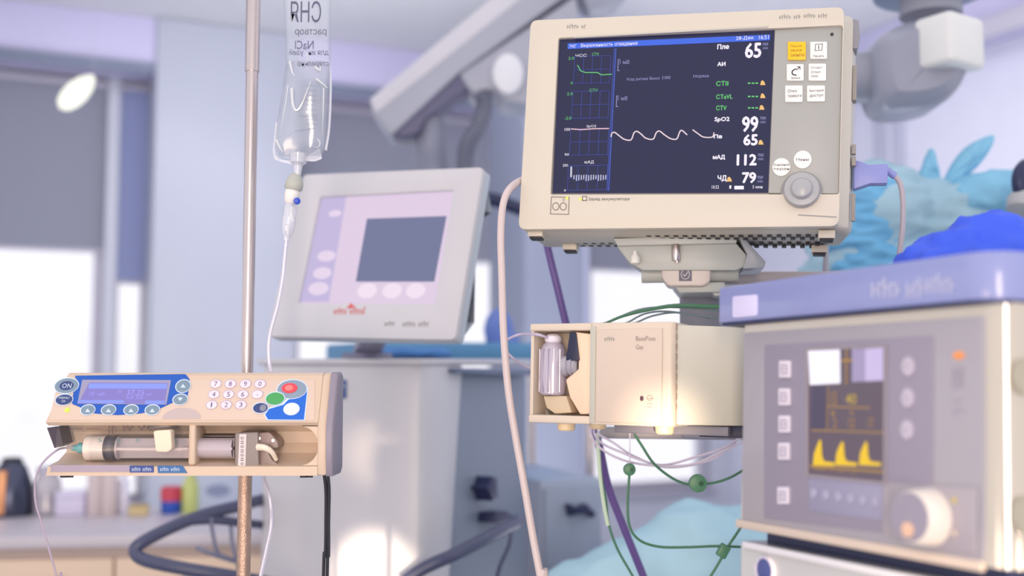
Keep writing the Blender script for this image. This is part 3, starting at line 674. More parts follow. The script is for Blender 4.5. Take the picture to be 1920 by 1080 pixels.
# ------------------------------------------------------------------ drip set
ds = thing('drip_set', 'drip chamber with blue cap and clear tube hanging from the IV bag', 'drip set', bf)
bm = BM(); lathe(bm, bf.P(555, 325), bf.P(550, 355) - bf.P(555, 325), [(0, .004), (.004, .008), (.010, .011), (.014, .012), (.020, .012), (.024, .009)], 20); obj('spike_flange', bm, mat('grey green rubber', (178, 180, 172), .5), ds)
bm = BM(); lathe(bm, bf.P(550, 352), bf.P(545, 382) - bf.P(550, 352), [(0, .009), (.008, .010), (.018, .009), (.022, .006)], 20); obj('vent_housing', bm, mat('cream cap', (232, 228, 222), .4), ds)
bm = BM(); cyl(bm, bf.P(557, 377, -.014), bf.P(557, 377, -.006), .0045, bevel=.001); o = obj('vent_cap', bm, mat('bright blue cap', (20, 70, 190), .35), ds); o['label'] = 'bright blue vent cap'
bm = BM(); lathe(bm, bf.P(546, 378), bf.P(537, 452) - bf.P(546, 378), [(0, .006), (.006, .0088), (.03, .0088), (.042, .007), (.046, .0045), (.052, .004)], 20); obj('drip_chamber', bm, clr2, ds)
bm = BM(); tube(bm, [bf.P(547, 388, -.0085), bf.P(546, 400, -.0095), bf.P(549, 415, -.009)], .0016, 6); tube(bm, [bf.P(541, 420, -.0085), bf.P(539, 440, -.0085)], .0014, 6); obj('glint_rib', bm, glint, ds)
tubec = film('clear tubing', (244, 240, 255), .72, .15, .1, .3)
bm = BM(); tube(bm, [bf.P(537, 450), bf.P(534, 480), bf.P(530, 520), bf.P(521, 570), bf.P(509, 615), bf.P(504, 645), bf.P(505, 680), bf.P(509, 705), bf.P(506, 760, .025), bf.P(494, 880, .02), bf.P(505, 925, .0), bf.P(509, 980, 0), bf.P(500, 1030, 0), bf.P(488, 1085, 0), bf.P(484, 1130, 0), bf.P(486, 1300, 0), bf.P(492, 1800, .0), bf.P(500, 2350, 0), bf.P(540, 2372, .05)], .0024, 10); obj('tube', bm, tubec, ds)
# ================================================================== SYRINGE PUMP
pf = pose(at(352, 892, 1.28), 0)            # origin bottom centre, z up
ul = lambda px, y=0.0: pf.uv(px, 820, y)[0]
zz = lambda py, y=0.0: pf.uv(352, py, y)[1]
pump = thing('syringe_pump', 'cream syringe pump with blue control panels and keypad clamped to the IV pole', 'syringe pump', pf)
pump_m = mat('cream pump plastic', (208, 185, 164), .4)
ZH = zz(795); ZTp = ZH + .058; YT = .030
def xl(z):                                    # slanted left end
    pts = [(0, ul(88)), (.012, ul(92)), (zz(835), ul(104)), (zz(775), ul(77)), (ZTp, ul(104)), (.2, ul(104))]
    for (a, xa), (b, xb) in zip(pts[:-1], pts[1:]):
        if z <= b: return xa + (xb - xa) * max(0, (z - a)) / (b - a)
    return pts[-1][1]
cav = [(.0, .0), (.0, .011), (.012, .0135), (.026, .0155), (.040, .024), (.047, .036), (.046, ZH - .012), (.036, ZH - .004), (.004, ZH - .002), (0, ZH + .002)]
prof = cav + [(YT, ZTp), (.036, ZTp + .003), (.060, ZTp + .003), (.065, ZTp), (.065, .004), (.061, 0)]
bm = BM(); loft(bm, [[(xl(z), y, z) for y, z in prof], [(ul(596), y, z) for y, z in prof]], 0); obj('housing', bm, pump_m, pump, ang=25)
full = [(.0, .0), (.0, ZH + .002), (YT, ZTp), (.036, ZTp + .003), (.060, ZTp + .003), (.065, ZTp), (.065, .004), (.061, 0)]
bm = BM(); loft(bm, [[(ul(595), y, z) for y, z in full], [(ul(613), y, z) for y, z in full]], .003); obj('end_cheek', bm, pump_m, pump)
# rounded inner corner of cavity
bm = BM(); n_ = 8
for sgn, zc0 in ((1, .012), (-1, ZH - .003)):
    pts = [(ul(596), zc0)] + [(ul(596) - .022 + .022 * math.sin(a), zc0 + sgn * (.022 - .022 * math.cos(a))) for a in [k / n_ * math.pi / 2 for k in range(n_ + 1)]]
    prism(bm, pts, .003, .045)
obj('cavity_corner', bm, pump_m, pump)
bm = BM(); cap = [(.002, -.001), (-.004, .02), (-.004, ZH), (YT - .004, ZTp + .002), (.036, ZTp + .004), (.060, ZTp + .004), (.066, ZTp), (.066, .0), (.061, -.003)]
loft(bm, [[(ul(612), y, z) for y, z in cap], [(ul(624), y * .98 + .001, z) for y, z in cap], [(ul(628), .006 + y * .8, .006 + z * .92) for y, z in cap]], .001); o = obj('end_cap', bm, mat('grey pump end', (142, 134, 148), .45), pump); o['label'] = 'grey end cap'
v = Vector((0, YT, ZTp - ZH - .002)).normalized()
PM = Matrix(((1, 0, 0, 0), (0, v.z, v.y, 0), (0, -v.y, v.z, ZH + .002), (0, 0, 0, 1)))
pp = Fr(pf.M @ PM)
cp_ = bpy.data.objects.new('control_panel', None)
def pz(ox, oy, sc): return lambda x, y: (ox + x / sc, oy + y / sc)
z5 = pz(80, 690, 6.4); z6 = pz(370, 690, 7.111)
bm = BM(); prism(bm, rpoly(pp.poly([(110, 712), (590, 712), (590, 788), (92, 788)]), .002), -.0006, .002, .0003); cpanel = obj('control_panel', bm, mat('control panel cream', (212, 190, 174), .4), pump); cpanel.matrix_local = PM
blue_p = mat('blue panel print', (20, 84, 180), .4); teal_b = mat('grey teal key', (120, 142, 160), .4); navy_b = mat('navy key', (52, 66, 120), .4)
def pk(name, pts, y, m, r=0, h=.0004, label=None):
    P_ = pp.poly(pts, y); P_ = rpoly(P_, r, 3) if r else P_; bm = BM(); prism(bm, P_, y, y + h); o = obj(name, bm, m, cpanel)
    if label: o['label'] = label
    return o
edge_w = mat('pale blue outline', (206, 222, 240), .5)
bl5 = [z5(*q) for q in [(380, 92), (1715, 72), (1765, 140), (1745, 300), (1740, 330), (1400, 490), (1180, 545), (900, 565), (620, 545), (430, 462), (350, 430), (370, 280), (440, 190)]]
pk('blue_field', bl5, -.0010, blue_p, .002, label='blue field around the display')
pk('lcd_frame', [z5(*q) for q in [(475, 140), (1540, 145), (1485, 440), (415, 428)]], -.0014, mat('lcd frame', (150, 146, 176), .4), .0008)
pk('lcd', [z5(*q) for q in [(560, 175), (1500, 180), (1460, 430), (430, 420)]], -.0018, EM('lcd mauve', (140, 128, 206)), .0005, label='lit violet blue display')
pk('lcd_bar', [z5(*q) for q in [(560, 185), (1495, 188), (1485, 248), (545, 245)]], -.0021, EM('lcd blue', (142, 158, 250)), 0, .0003)
pk('lcd_bar', [z5(*q) for q in [(430, 385), (975, 388), (970, 422), (420, 418)]], -.0021, EM('lcd blue', (142, 158, 250)), 0, .0003)
pk('lcd_bar', [z5(*q) for q in [(1235, 390), (1470, 392), (1462, 432), (1225, 430)]], -.0021, EM('lcd blue', (142, 158, 250)), 0, .0003)
bm = BM(); q = lambda a, b, c, d: (*z5(a, b), *z5(c, d))
text(bm, pp, '5.00', *q(560, 285, 620, 335), -.0024); text(bm, pp, 'ml/h', *q(665, 290, 745, 335), -.0024); text(bm, pp, 'Vol', *q(895, 262, 950, 300), -.0024); text(bm, pp, '37.25', *q(1010, 262, 1220, 330), -.0024); text(bm, pp, 'ml', *q(1250, 300, 1300, 332), -.0024); text(bm, pp, 'Inf 50', *q(1010, 335, 1200, 372), -.0024)
obj('lcd_lettering', bm, EM('lcd text', (170, 160, 255)), cpanel)
def pe(name, x, y, rx, ry, m, zf, sc, y0=-.0026, edge=True, lab=None):
    a, b = zf(x, y)
    if edge: disc(name + '_rim', pp, a, b, rx / sc + 1.6, ry / sc + 1.6, y0 + .0006, -.0008, edge_w, cpanel, .0001)
    return disc(name, pp, a, b, rx / sc, ry / sc, y0, -.001, m, cpanel, .0004, lab)
pe('oval_key', 285, 210, 140, 88, teal_b, z5, 6.4); pe('oval_key', 285, 210, 85, 55, navy_b, z5, 6.4, -.0030, False)
pe('oval_key', 255, 378, 100, 62, navy_b, z5, 6.4)
disc('status_light', pp, *z5(290, 500), 4.4, 4.4, -.0022, -.0006, EM('yellow green led', (226, 240, 90), 1.1), cpanel)
for x in (540, 790, 1060, 1315): pe('soft_key', x, 500, 82, 56, teal_b, z5, 6.4)
pe('arrow_key', 1685, 215, 84, 72, teal_b, z5, 6.4); pe('arrow_key', 1650, 375, 84, 60, teal_b, z5, 6.4)
bm = BM()
for x, y, s in ((540, 510, 1), (790, 510, 1), (1060, 510, 1), (1315, 510, 1), (1685, 215, 1), (1650, 375, -1)):
    prism(bm, pp.poly([z5(x - 32, y + 20 * s), z5(x + 32, y + 20 * s), z5(x, y - 24 * s)][::1], -.003), -.0031, -.0027)
text(bm, pp, 'ON', *q(235, 185, 345, 240), -.0032); text(bm, pp, 'MENU', *q(195, 345, 320, 370), -.0028); text(bm, pp, 'OK', *q(225, 385, 275, 410), -.0028)
obj('key_symbols', bm, mat('pale symbol', (196, 214, 230), .5), cpanel)
a = z5(1665, 612); c_ = pp.uv(*a); r1 = pp.uv(a[0] + 36, a[1])[0] - c_[0]; bm = BM(); prism(bm, [(c_[0] + r1 * math.cos(k / 16 * math.pi), c_[1] + r1 * .62 * math.sin(k / 16 * math.pi)) for k in range(17)], -.0012, .001); o = obj('finger_recess', bm, mat('recess mauve', (190, 174, 172), .5), cpanel)
key_m = mat('lilac key', (226, 214, 222), .5); keyr = mat('key ring', (190, 172, 190), .5); dig = mat('purple digit', (112, 90, 140), .6)
for s, x, y in (('7', 245, 210), ('8', 440, 210), ('9', 640, 210), ('0', 835, 210), ('4', 220, 350), ('5', 415, 350), ('6', 605, 350), ('.', 800, 350), ('1', 190, 490), ('2', 385, 490), ('3', 580, 490)):
    a, b = z6(x, y); disc('digit_key_rim', pp, a, b, 11.2, 8.6, -.0012, -.0003, keyr, cpanel, .0001); k_ = disc('digit_key', pp, a, b, 10, 7.4, -.0022, -.0003, key_m, cpanel, .0004)
    bm = BM()
    if s == '.': text(bm, pp, s, a - 1, b, a + 1, b + 2, -.0024)
    elif s == '1': text(bm, pp, s, a - 1.4, b - 4.5, a + 1.0, b + 4.5, -.0024)
    else: text(bm, pp, s, a - 3, b - 4.5, a + 3, b + 4.5, -.0024)
    dd = obj('digit', bm, dig, k_)
wpts = [z6(*t_) for t_ in [(1480, 250), (1435, 700), (925, 697), (890, 620), (940, 535), (1130, 470), (1190, 410)]]
pk('white_outline', wpts, -.0009, edge_w, .001)
pk('blue_field', [z6(*t_) for t_ in [(1465, 285), (1420, 688), (940, 684), (905, 620), (960, 545), (1150, 490), (1205, 430)]], -.0012, mat('bright blue print', (24, 100, 205), .4), .001)
pe('stop_surround', 1260, 280, 195, 122, mat('grey blue surround', (132, 150, 170), .4), z6, 7.111, -.0020)
pe('start_key', 1035, 405, 122, 82, mat('green key', (70, 160, 90), .4), z6, 7.111, -.0028, lab='green start key')
pe('stop_key', 1228, 265, 106, 66, mat('red key', (235, 70, 84), .4), z6, 7.111, -.0030, False, 'red stop key')
pe('stop_key_centre', 1222, 262, 55, 38, mat('light red', (255, 130, 124), .4), z6, 7.111, -.0034, False)
pe('oval_key', 840, 530, 98, 66, navy_b, z6, 7.111); pe('oval_key', 875, 530, 45, 45, mat('grey half', (130, 134, 150), .4), z6, 7.111, -.0030, False)
pe('white_key', 1255, 545, 98, 72, white_btn, z6, 7.111, -.0028, lab='white oval key')
# lower tray prints
def lp_(name, pts, y, m, parent=pump, h=.001, r=0):
    P_ = pf.poly(pts, y); P_ = rpoly(P_, r) if r else P_; bm = BM(); prism(bm, P_, y, y + h); return obj(name, bm, m, parent)
lp_('print_strip', [(95, 872), (250, 872), (240, 885), (95, 885)], -.0008, mat('mauve strip', (168, 154, 170), .6))
o = lp_('name_plate', [(243, 873), (288, 873), (288, 886), (243, 886)], -.0010, mat('navy plate', (24, 62, 140), .4)); bm = BM(); scrib(bm, pf, 248, 876, 284, 883, -.0013, 3.4); obj('lettering', bm, edge_w, o)
o = lp_('name_plate', [(295, 873), (342, 873), (351, 887), (296, 887)], -.0010, mat('teal plate', (20, 96, 160), .4)); bm = BM(); scrib(bm, pf, 301, 876, 338, 883, -.0013, 3.4); obj('lettering', bm, edge_w, o)
lp_('black_end_stop', [(88, 802), (110, 801), (118, 832), (102, 840)], .004, mat('black stop', (52, 44, 62), .5), h=.03)
# cavity mechanics
bm = BM(); box(bm, ul(352), ul(366), .002, .046, .012, ZH, .003, 3); obj('partition', bm, pump_m, pump)
arm_m = mat('mechanism grey', (140, 128, 124), .4)
bm = BM(); prism(bm, rpoly(pf.poly([(440, 812), (484, 810), (486, 880), (440, 881)], .004), .003), .004, .044, .002, 3); bx = obj('pusher_block', bm, arm_m, pump)
bm = BM(); prism(bm, rpoly(pf.poly([(484, 812), (505, 810), (520, 826), (523, 840), (500, 842), (510, 862), (522, 870), (518, 880), (484, 880)], .010), .003), .010, .040, .003, 3); obj('pusher_jaw', bm, mat('mechanism taupe', (138, 116, 110), .35), pump)
lp_('label_strip', [(449, 814), (462, 814), (460, 876), (446, 876)], .0034, mat('white label', (222, 208, 208), .6), bx); bm = BM(); 
for k in range(7): text(bm, pf, '=' if k % 2 else 'o', 451, 819 + k * 8, 457, 824 + k * 8, .0032)
obj('label_print', bm, ink, bx)
bm = BM(); tube(bm, [pf.P(484, 838, .004), pf.P(498, 840, -.001), pf.P(510, 848, .002), pf.P(518, 862, .010)], (.0045, .0025), 10); obj('release_lever', bm, mat('cream lever', (238, 222, 204), .35), pump)
bm = BM(); cyl(bm, pf.P(486, 822, .008), pf.P(486, 822, .012), .002); cyl(bm, pf.P(512, 826, .008), pf.P(512, 826, .012), .002); obj('screw', bm, steel, pump)
for yy, zf_ in ((818, .036), (872, .034)):
    bm = BM(); cyl(bm, pf.P(366, yy, zf_), pf.P(440, yy, zf_), .0035); obj('guide_rod', bm, mat('guide steel', (120, 110, 108), .3, metal=.8), pump)
bm = BM(); tube(bm, [pf.P(280, 802, .035), pf.P(295, 800, .014), pf.P(315, 798, .008), pf.P(330, 801, .030)], .003, 8); obj('clamp_arm', bm, arm_m, pump)
bm = BM(); prism(bm, rpoly(pf.poly([(287, 808), (320, 806), (322, 842), (314, 848), (292, 847)], -.010), .003), -.010, .004, .002, 3); obj('barrel_clamp', bm, mat('cream clamp', (236, 216, 192), .4), pump)
bm = BM(); text(bm, pf, 'F — —  ||  IV V4', 112, 797, 285, 812, .030); obj('cavity_print', bm, mat('maroon print', (110, 80, 90), .7), pump)
# pole clamp on back
bm = BM(); box(bm, ul(150), ul(560), .064, .112, .012, ZTp - .006, .008); obj('rear_housing', bm, pump_m, pump)
bm = BM(); x_ = pf.I @ Vector((pb.x, pb.y, pf.M.translation.z)); box(bm, x_.x - .03, x_.x + .03, .11, .14, .02, .09, .004); box(bm, x_.x + .011, x_.x + .03, .135, .165, .03, .08, .003); box(bm, x_.x - .03, x_.x - .011, .135, .165, .03, .08, .003); obj('pole_clamp', bm, dark, pump)
bm = BM()
for a in (565, 110): cyl(bm, (ul(a), .02, -.004), (ul(a), .02, .001), .005); cyl(bm, (ul(a) + .008, .02, -.004), (ul(a) + .008, .02, .001), .003)
obj('foot', bm, dark, pump)
# clear cover over the syringe
cov = film('smoky cover', (206, 190, 184), .02, -.02, .15)
bm = BM(); lp2 = [(.001, .012), (-.004, .02), (-.004, ZH - .012), (.002, ZH - .002)]
loft(bm, [[(ul(108), y, z) for y, z in lp2] + [(ul(108), y + .0012, z) for y, z in lp2[::-1]], [(ul(352), y, z) for y, z in lp2] + [(ul(352), y + .0012, z) for y, z in lp2[::-1]]]); obj('clear_cover', bm, cov, pump)
# ------------------------------------------------------------------ syringe
SY = .021
yc = lambda px: pf.P(px, 840, SY)
syr = thing('syringe', 'large syringe with dark rubber plunger lying in the pump cradle', 'syringe', Matrix.Translation(pf.w(yc(260))))
so = yc(260)
sp = lambda px, dy=0: yc(px) - so
RB = .0166
barrel_m = film('syringe barrel', (190, 180, 182), .06, -.01, .12)
bm = BM(); lathe(bm, sp(160), (1, 0, 0), [(0, .004), (.001, RB * .85), (.003, RB), (sp(350).x - sp(160).x, RB), (sp(350).x - sp(160).x + .0005, RB * .93), (.01, RB * .93)], 32); obj('barrel', bm, barrel_m, syr)
bm = BM(); cyl(bm, sp(163), sp(200), RB * .9, seg=32); obj('liquid', bm, mat('milky medicine', (240, 224, 212), .4), syr)
bm = BM(); lathe(bm, sp(200), (1, 0, 0), [(0, .008), (.001, RB * .93), (.004, RB * .93), (.005, RB * .84), (.010, RB * .84), (.011, RB * .93), (.0135, RB * .93), (.014, .008)], 32); obj('rubber_stopper', bm, mat('dark rubber stopper', (26, 34, 66), .5), syr)
rod_m = mat('plunger plastic', (188, 176, 184), .4)
bm = BM(); x0 = sp(222).x; x1 = sp(440).x; box(bm, x0, x1, -.0015, .0015, -.012, .012); box(bm, x0, x1, -.012, .012, -.0015, .0015); cyl(bm, (x0, 0, 0), (x0 + .002, 0, 0), .014, seg=28); obj('plunger_rod', bm, rod_m, syr)
bm = BM(); prism(bm, circ(0, 0, .0125, .0125), 0, 0.0001); bm.free(); bm = BM(); cyl(bm, sp(366), sp(438), .0118, seg=28); obj('plunger_sleeve', bm, rod_m, syr)
bm = BM(); lathe(bm, sp(162), (-1, 0, 0), [(0, .006), (.004, .0055), (.006, .0065), (.009, .0065), (.0095, .0045), (.018, .003)], 20); obj('luer_tip', bm, mat('teal connector', (70, 164, 172), .4), syr)
bm = BM(); 
for k, s in enumerate(('5', '10', '20', '30', '40')): text(bm, Fr(pf.M), s, 184 + k * 35, 822, 191 + k * 35, 829, SY - RB - .0004)
bmesh.ops.translate(bm, verts=bm.verts, vec=-so); obj('scale_digits', bm, mat('teal print', (70, 140, 130), .6), syr)
# line from the syringe
wtube('infusion_line', 'thin clear infusion line looping from the syringe tip down the left side', 'tube', [pf.w(yc(145)), pf.w(pf.P(120, 840, .010)), at(104, 846, 1.265), at(80, 868, 1.26), at(68, 895, 1.26), at(66, 935, 1.26), at(76, 975, 1.26), at(92, 1030, 1.26), at(108, 1090, 1.26), at(116, 1150, 1.26), down(at(130, 1150, 1.3), .4), down(at(150, 1150, 1.35), .02), down(at(260, 1150, 1.5), .01)], .0013, film('mauve clear tubing', (190, 170, 190), .75, .1), 8)
blackc = mat('black cable', (34, 34, 44), .45)
for k in range(2):
    wtube('power_cable', ('left' if k == 0 else 'right') + ' one of two black cables hanging from the pump right end', 'cable', [at(607 + 7 * k, 884, 1.33), at(611 + 6 * k, 920, 1.33), at(613 + 5 * k - 2, 980, 1.33), at(610 + 6 * k, 1040, 1.33), at(606 + 7 * k, 1100, 1.33), down(at(604 + 7 * k, 1100, 1.34), .5), down(at(600 + 8 * k, 1100, 1.36), .01), down(at(560 + 8 * k, 1100, 1.5), .01)], .0021, blackc, 8, group='pump cables')
# ================================================================== PATIENT MONITOR
MF, MH = fit((995, 38), (1583, 13), (1573, 424), (972, 430), .40, 1.35, -12)
mon = thing('patient_monitor', 'beige patient monitor with dark screen of white numerals and waveform on a bracket', 'monitor', MF)
zm = pz(960, 0, 2.25)
outer = MF.poly([(995, 38), (1583, 13), (1573, 424), (972, 430)])
O = rpoly(outer, .010, 4); Iq = MF.poly([(1047, 71), (1580, 47), (1573, 364), (1032, 365)]); IR = rpoly(Iq, .003, 4)
bm = BM(); ring(bm, O, IR, 0, .014, .0022); obj('bezel', bm, beige, mon)
def shift(pts, rx):
    xm = max(p[0] for p in pts); out = []
    for x, z in pts: out.append((x + (rx if x > .17 else 0), z))
    return out
def lz(pts, dz): return [(x, z + (dz if z > MH * .5 else 0)) for x, z in pts]
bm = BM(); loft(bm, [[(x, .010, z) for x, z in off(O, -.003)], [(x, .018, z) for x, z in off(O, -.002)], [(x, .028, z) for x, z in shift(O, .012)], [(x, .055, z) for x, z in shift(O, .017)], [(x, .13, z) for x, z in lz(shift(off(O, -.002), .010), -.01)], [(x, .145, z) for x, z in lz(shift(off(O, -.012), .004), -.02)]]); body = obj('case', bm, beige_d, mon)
# display
SCR = [(1050, 73), (1452, 57), (1440, 361), (1036, 362)]
Y0 = .006
bm = BM(); prism(bm, MF.poly(SCR, Y0), Y0, .012)
scr_m = mat('dark display', (40, 42, 82), .12, emit=.62, ecol=(40, 42, 88), spec=.3); disp = obj('display', bm, scr_m, mon)
disp.data.materials[0].node_tree.nodes['Principled BSDF'].inputs['Roughness'].default_value = .16
bm = BM(); prism(bm, MF.poly([(1453, 56), (1579, 49), (1572, 363), (1441, 362)], .004), .004, .012, .0006); gp_ = obj('key_panel', bm, grey_panel, mon)
yS = Y0 - .0005
def dm(name, fn, m, lab=None, y=None):
    bm = BM(); fn(bm); o = obj(name, bm, m, disp)
    if lab: o['label'] = lab
W_ = EM('white', (248, 240, 255), 1.0); G_ = EM('green', (100, 200, 110)); B_ = EM('blue bar', (48, 98, 226)); GR = EM('grid blue', (44, 60, 150)); YL = EM('amber', (240, 190, 110)); LW = EM('lavender text', (150, 150, 200)); PK = EM('pink', (230, 190, 205))
def Z(*p): return [zm(*q) for q in p]
dm('title_bar', lambda bm: flat(bm, MF, Z((235, 183), (1090, 146), (1088, 170), (235, 207)), yS), B_)
def tx(bm, s, x0, y0, x1, y1, dy=0, bold=0): a, b = zm(x0, y0); c, d = zm(x1, y1); text(bm, MF, s, a, b, c, d, yS - .0003 - dy, bold=bold)
def f(bm):
    tx(bm, 'ЭКГ', 242, 188, 272, 202); tx(bm, 'Выраженность отведения', 290, 179, 528, 198); tx(bm, '28-Дек', 945, 152, 1020, 170); tx(bm, '16:51', 1042, 148, 1083, 165)
dm('title_lettering', f, W_)
for s, x0, y0, x1, y1 in (('65', 985, 182, 1050, 243), ('99', 972, 492, 1037, 555), ('65', 978, 568, 1035, 612), ('112', 950, 652, 1030, 696), ('79', 972, 728, 1028, 771)):
    dm('numeral', lambda bm: tx(bm, s, x0, y0, x1, y1, 0, .0007), W_)
for s_, x0, y0, x1, y1 in (('Пле', 867, 187, 915, 207), ('АИ', 867, 262, 900, 278), ('SpO2', 855, 494, 917, 516), ('Пв', 852, 568, 886, 583), ('мАД', 848, 654, 898, 674), ('ЧД', 868, 740, 905, 766)):
    dm('white_label', lambda bm: tx(bm, s_, x0, y0, x1, y1, 0, .0003), W_)
for s_, x0, y0, x1, y1 in (('ЧСС', 268, 228, 315, 240), ('SpO2', 315, 527, 355, 540), ('мАД', 306, 677, 345, 692), ('100', 222, 540, 245, 552), ('90', 222, 647, 240, 657), ('200', 214, 692, 236, 703), ('0', 220, 798, 227, 808), ('10:52', 843, 782, 873, 796), ('1', 917, 782, 925, 796), ('5 мин', 1015, 782, 1057, 795)):
    dm('small_label', lambda bm: tx(bm, s_, x0, y0, x1, y1), W_)
dm('battery_bar', lambda bm: flat(bm, MF, Z((938, 784), (978, 784), (978, 799), (938, 799)), yS - .0003), W_)
def f(bm):
    for s, x0, y0, x1, y1 in (('СТII', 862, 342, 912, 362), ('СТaVL', 862, 398, 930, 417), ('СТV', 862, 445, 905, 465)): tx(bm, s, x0, y0, x1, y1, 0, .0002)
    for y in (348, 404, 452):
        for k in range(3): a = 995 + k * 16; flat(bm, MF, Z((a, y), (a + 11, y), (a + 11, y + 6), (a, y + 6)), yS - .0003)
    tx(bm, 'СТII', 338, 222, 365, 234); tx(bm, 'СТV', 327, 374, 362, 387); tx(bm, '2.0', 238, 240, 262, 252); tx(bm, '0', 248, 345, 256, 356); tx(bm, '2.0', 232, 390, 256, 402); tx(bm, '-2.0', 222, 492, 250, 505)
dm('green_lettering', f, G_)
def f(bm):
    for x, y in ((1058, 350), (1058, 405), (1054, 454), (1050, 601), (917, 757)):
        a, b = zm(x, y)
        flat(bm, MF, [(a - 5, b + 4), (a - 3, b - 4), (a, b - 5), (a + 3, b - 2), (a + 5, b + 4)], yS - .0003)
dm('alarm_bell', f, YL)
def f(bm):
    tx(bm, 'Код ритма Выкл', 485, 326, 622, 341); tx(bm, '100', 635, 321, 668, 334); tx(bm, 'Норма', 765, 314, 830, 330)
    for y in (262, 415): tx(bm, '1 мВ', 455 if y < 300 else 447, y - 8, 495 if y < 300 else 487, y + 8)
    for x, y in ((1058, 180), (1048, 492), (1038, 648), (1036, 742)): tx(bm, 'max', x, y, x + 24, y + 12); tx(bm, 'min', x, y + 16, x + 22, y + 28)
    strip(bm, MF, Z((455, 252), (448, 252), (446, 298), (453, 298)), 1.3, yS - .0003); strip(bm, MF, Z((449, 405), (442, 405), (440, 450), (447, 450)), 1.3, yS - .0003)
dm('lavender_lettering', f, LW)
def f(bm):
    for x0, x1, y0, y1, sk in ((265, 417, 238, 352, -6), (257, 411, 386, 500, -6), (248, 408, 545, 655, -5), (238, 404, 700, 803, -4)):
        for k in range(5): a = x0 + (x1 - x0) * k / 4; strip(bm, MF, Z((a, y0), (a + sk, y1)), 1.0, yS - .0001)
        for k in range(3): b = y0 + (y1 - y0) * k / 2; strip(bm, MF, Z((x0 + sk * k / 2, b), (x1 + sk * k / 2, b - 3)), 1.0, yS - .0001)
dm('trend_grid', f, GR)
dm('divider_line', lambda bm: (strip(bm, MF, Z((438, 205), (408, 803)), 2.0, yS - .0002), strip(bm, MF, Z((431, 205), (401, 803)), 1.0, yS - .0002)), EM('divider blue', (56, 84, 190)))
dm('green_trend', lambda bm: strip(bm, MF, Z((276, 276), (280, 280), (288, 298), (310, 306), (360, 306), (378, 316), (420, 313)), 1.6, yS - .0004), G_)
dm('pink_trend', lambda bm: strip(bm, MF, Z((250, 544), (290, 547), (345, 543), (408, 542)), 2.0, yS - .0004), PK)
def sm(pts): return [(v.x, v.y) for v in smoothpts([Vector((a, b, 0)) for a, b in pts], 4)]
def f(bm):
    strip(bm, MF, sm(Z((418, 576), (422, 562), (434, 559), (455, 575), (475, 588), (502, 590), (514, 562), (527, 554), (545, 566), (565, 583), (595, 587), (608, 561), (622, 553), (645, 570), (670, 585), (695, 586), (706, 560), (716, 550), (738, 568))), 2.2, yS - .0005)
    strip(bm, MF, sm(Z((763, 548), (785, 564), (808, 578), (845, 578), (852, 560))), 2.2, yS - .0005)
dm('pulse_waveform', f, EM('wave', (236, 214, 222)))
def f(bm):
    for k, (x, a, b) in enumerate([(250, 705, 745)] + [(262 + 10.3 * k, 740 - (k % 3), 755 + (k * 7) % 9) for k in range(14)]): strip(bm, MF, Z((x, a), (x - 1, b)), 3.2 if k == 0 else 1.8, yS - .0004)
dm('bar_trend', f, EM('bars', (200, 200, 225)))
# keys
kl = [('yellow_key', (1477, 78, 1511, 112), yellow_btn, ('Пауза', 'звука', 'сигнала'), 'yellow alarm key'), ('square_key', (1519, 78, 1551, 110), white_btn, ('□', 'Печать'), None), ('square_key', (1475, 120, 1507, 151), white_btn, ('С', 'Запись'), None),
      ('square_key', (1516, 119, 1549, 151), white_btn, ('Старт', 'Стоп', 'НИД'), None), ('square_key', (1472, 160, 1505, 191), white_btn, ('Откл', 'тревоги'), None), ('square_key', (1513, 160, 1547, 190), white_btn, ('Быстрый', 'доступ'), None)]
for nm, (x0, y0, x1, y1), m, tt, lb in kl:
    k_ = button(nm, MF, rectpx(x0, y0, x1, y1), .0015, .006, m, mon, .0015, .0006, lb)
    bm = BM()
    if tt[0] == '□':
        strip(bm, MF, [(1529, 83), (1542, 82), (1541, 94), (1528, 95), (1529, 83)], 1, .0012); strip(bm, MF, [(1535, 85), (1535, 92)], 1.4, .0012); text(bm, MF, 'Печать', 1525, 103, 1545, 107, .0012)
    elif tt[0] == 'С':
        strip(bm, MF, sm([(1492, 129), (1486, 133), (1486, 139), (1493, 141)]), 2.2, .0012); strip(bm, MF, [(1493, 131), (1499, 126)], 1.6, .0012); strip(bm, MF, [(1495, 125), (1500, 125), (1500, 130)], 1.4, .0012); text(bm, MF, 'Запись', 1483, 144, 1501, 148, .0012)
    else:
        n = len(tt); hh = (y1 - y0) / (n + 1.0) * .55
        for i, s in enumerate(tt): yc_ = y0 + (y1 - y0) * (i + 1) / (n + 1.0); text(bm, MF, s, x0 + 5, yc_ - hh / 2, x0 + 5 + min(26, 4.2 * len(s)), yc_ + hh / 2, .0012)
    obj('key_print', bm, ink if m is white_btn else mat('brown print', (150, 96, 10), .6), k_)
for x, y, s in ((1465, 313, ('Основной', 'экран')), (1505, 299, ('Меню',))):
    k_ = disc('round_key', MF, x, y, 17, 17, .0015, .006, white_btn, mon, .0006)
    bm = BM(); 
    for i, q_ in enumerate(s): yy = y + (i - (len(s) - 1) / 2) * 9; text(bm, MF, q_, x - min(15, 3 * len(q_)), yy - 2.5, x + min(15, 3 * len(q_)), yy + 2.5, .0012)
    obj('key_print', bm, ink, k_)
c_ = MF.P(1503, 359, .004); rk = MF.uv(1539, 359)[0] - MF.uv(1503, 359)[0]
bm = BM(); lathe(bm, c_, (0, -1, 0), [(0, rk * 1.0), (.010, rk * .98), (.014, rk * .90), (.0145, rk * .62), (.0165, rk * .55), (.020, rk * .50), (.0215, rk * .35), (.0218, .001)], 40); obj('rotary_knob', bm, knobgrey, mon)['label'] = 'large grey rotary knob'
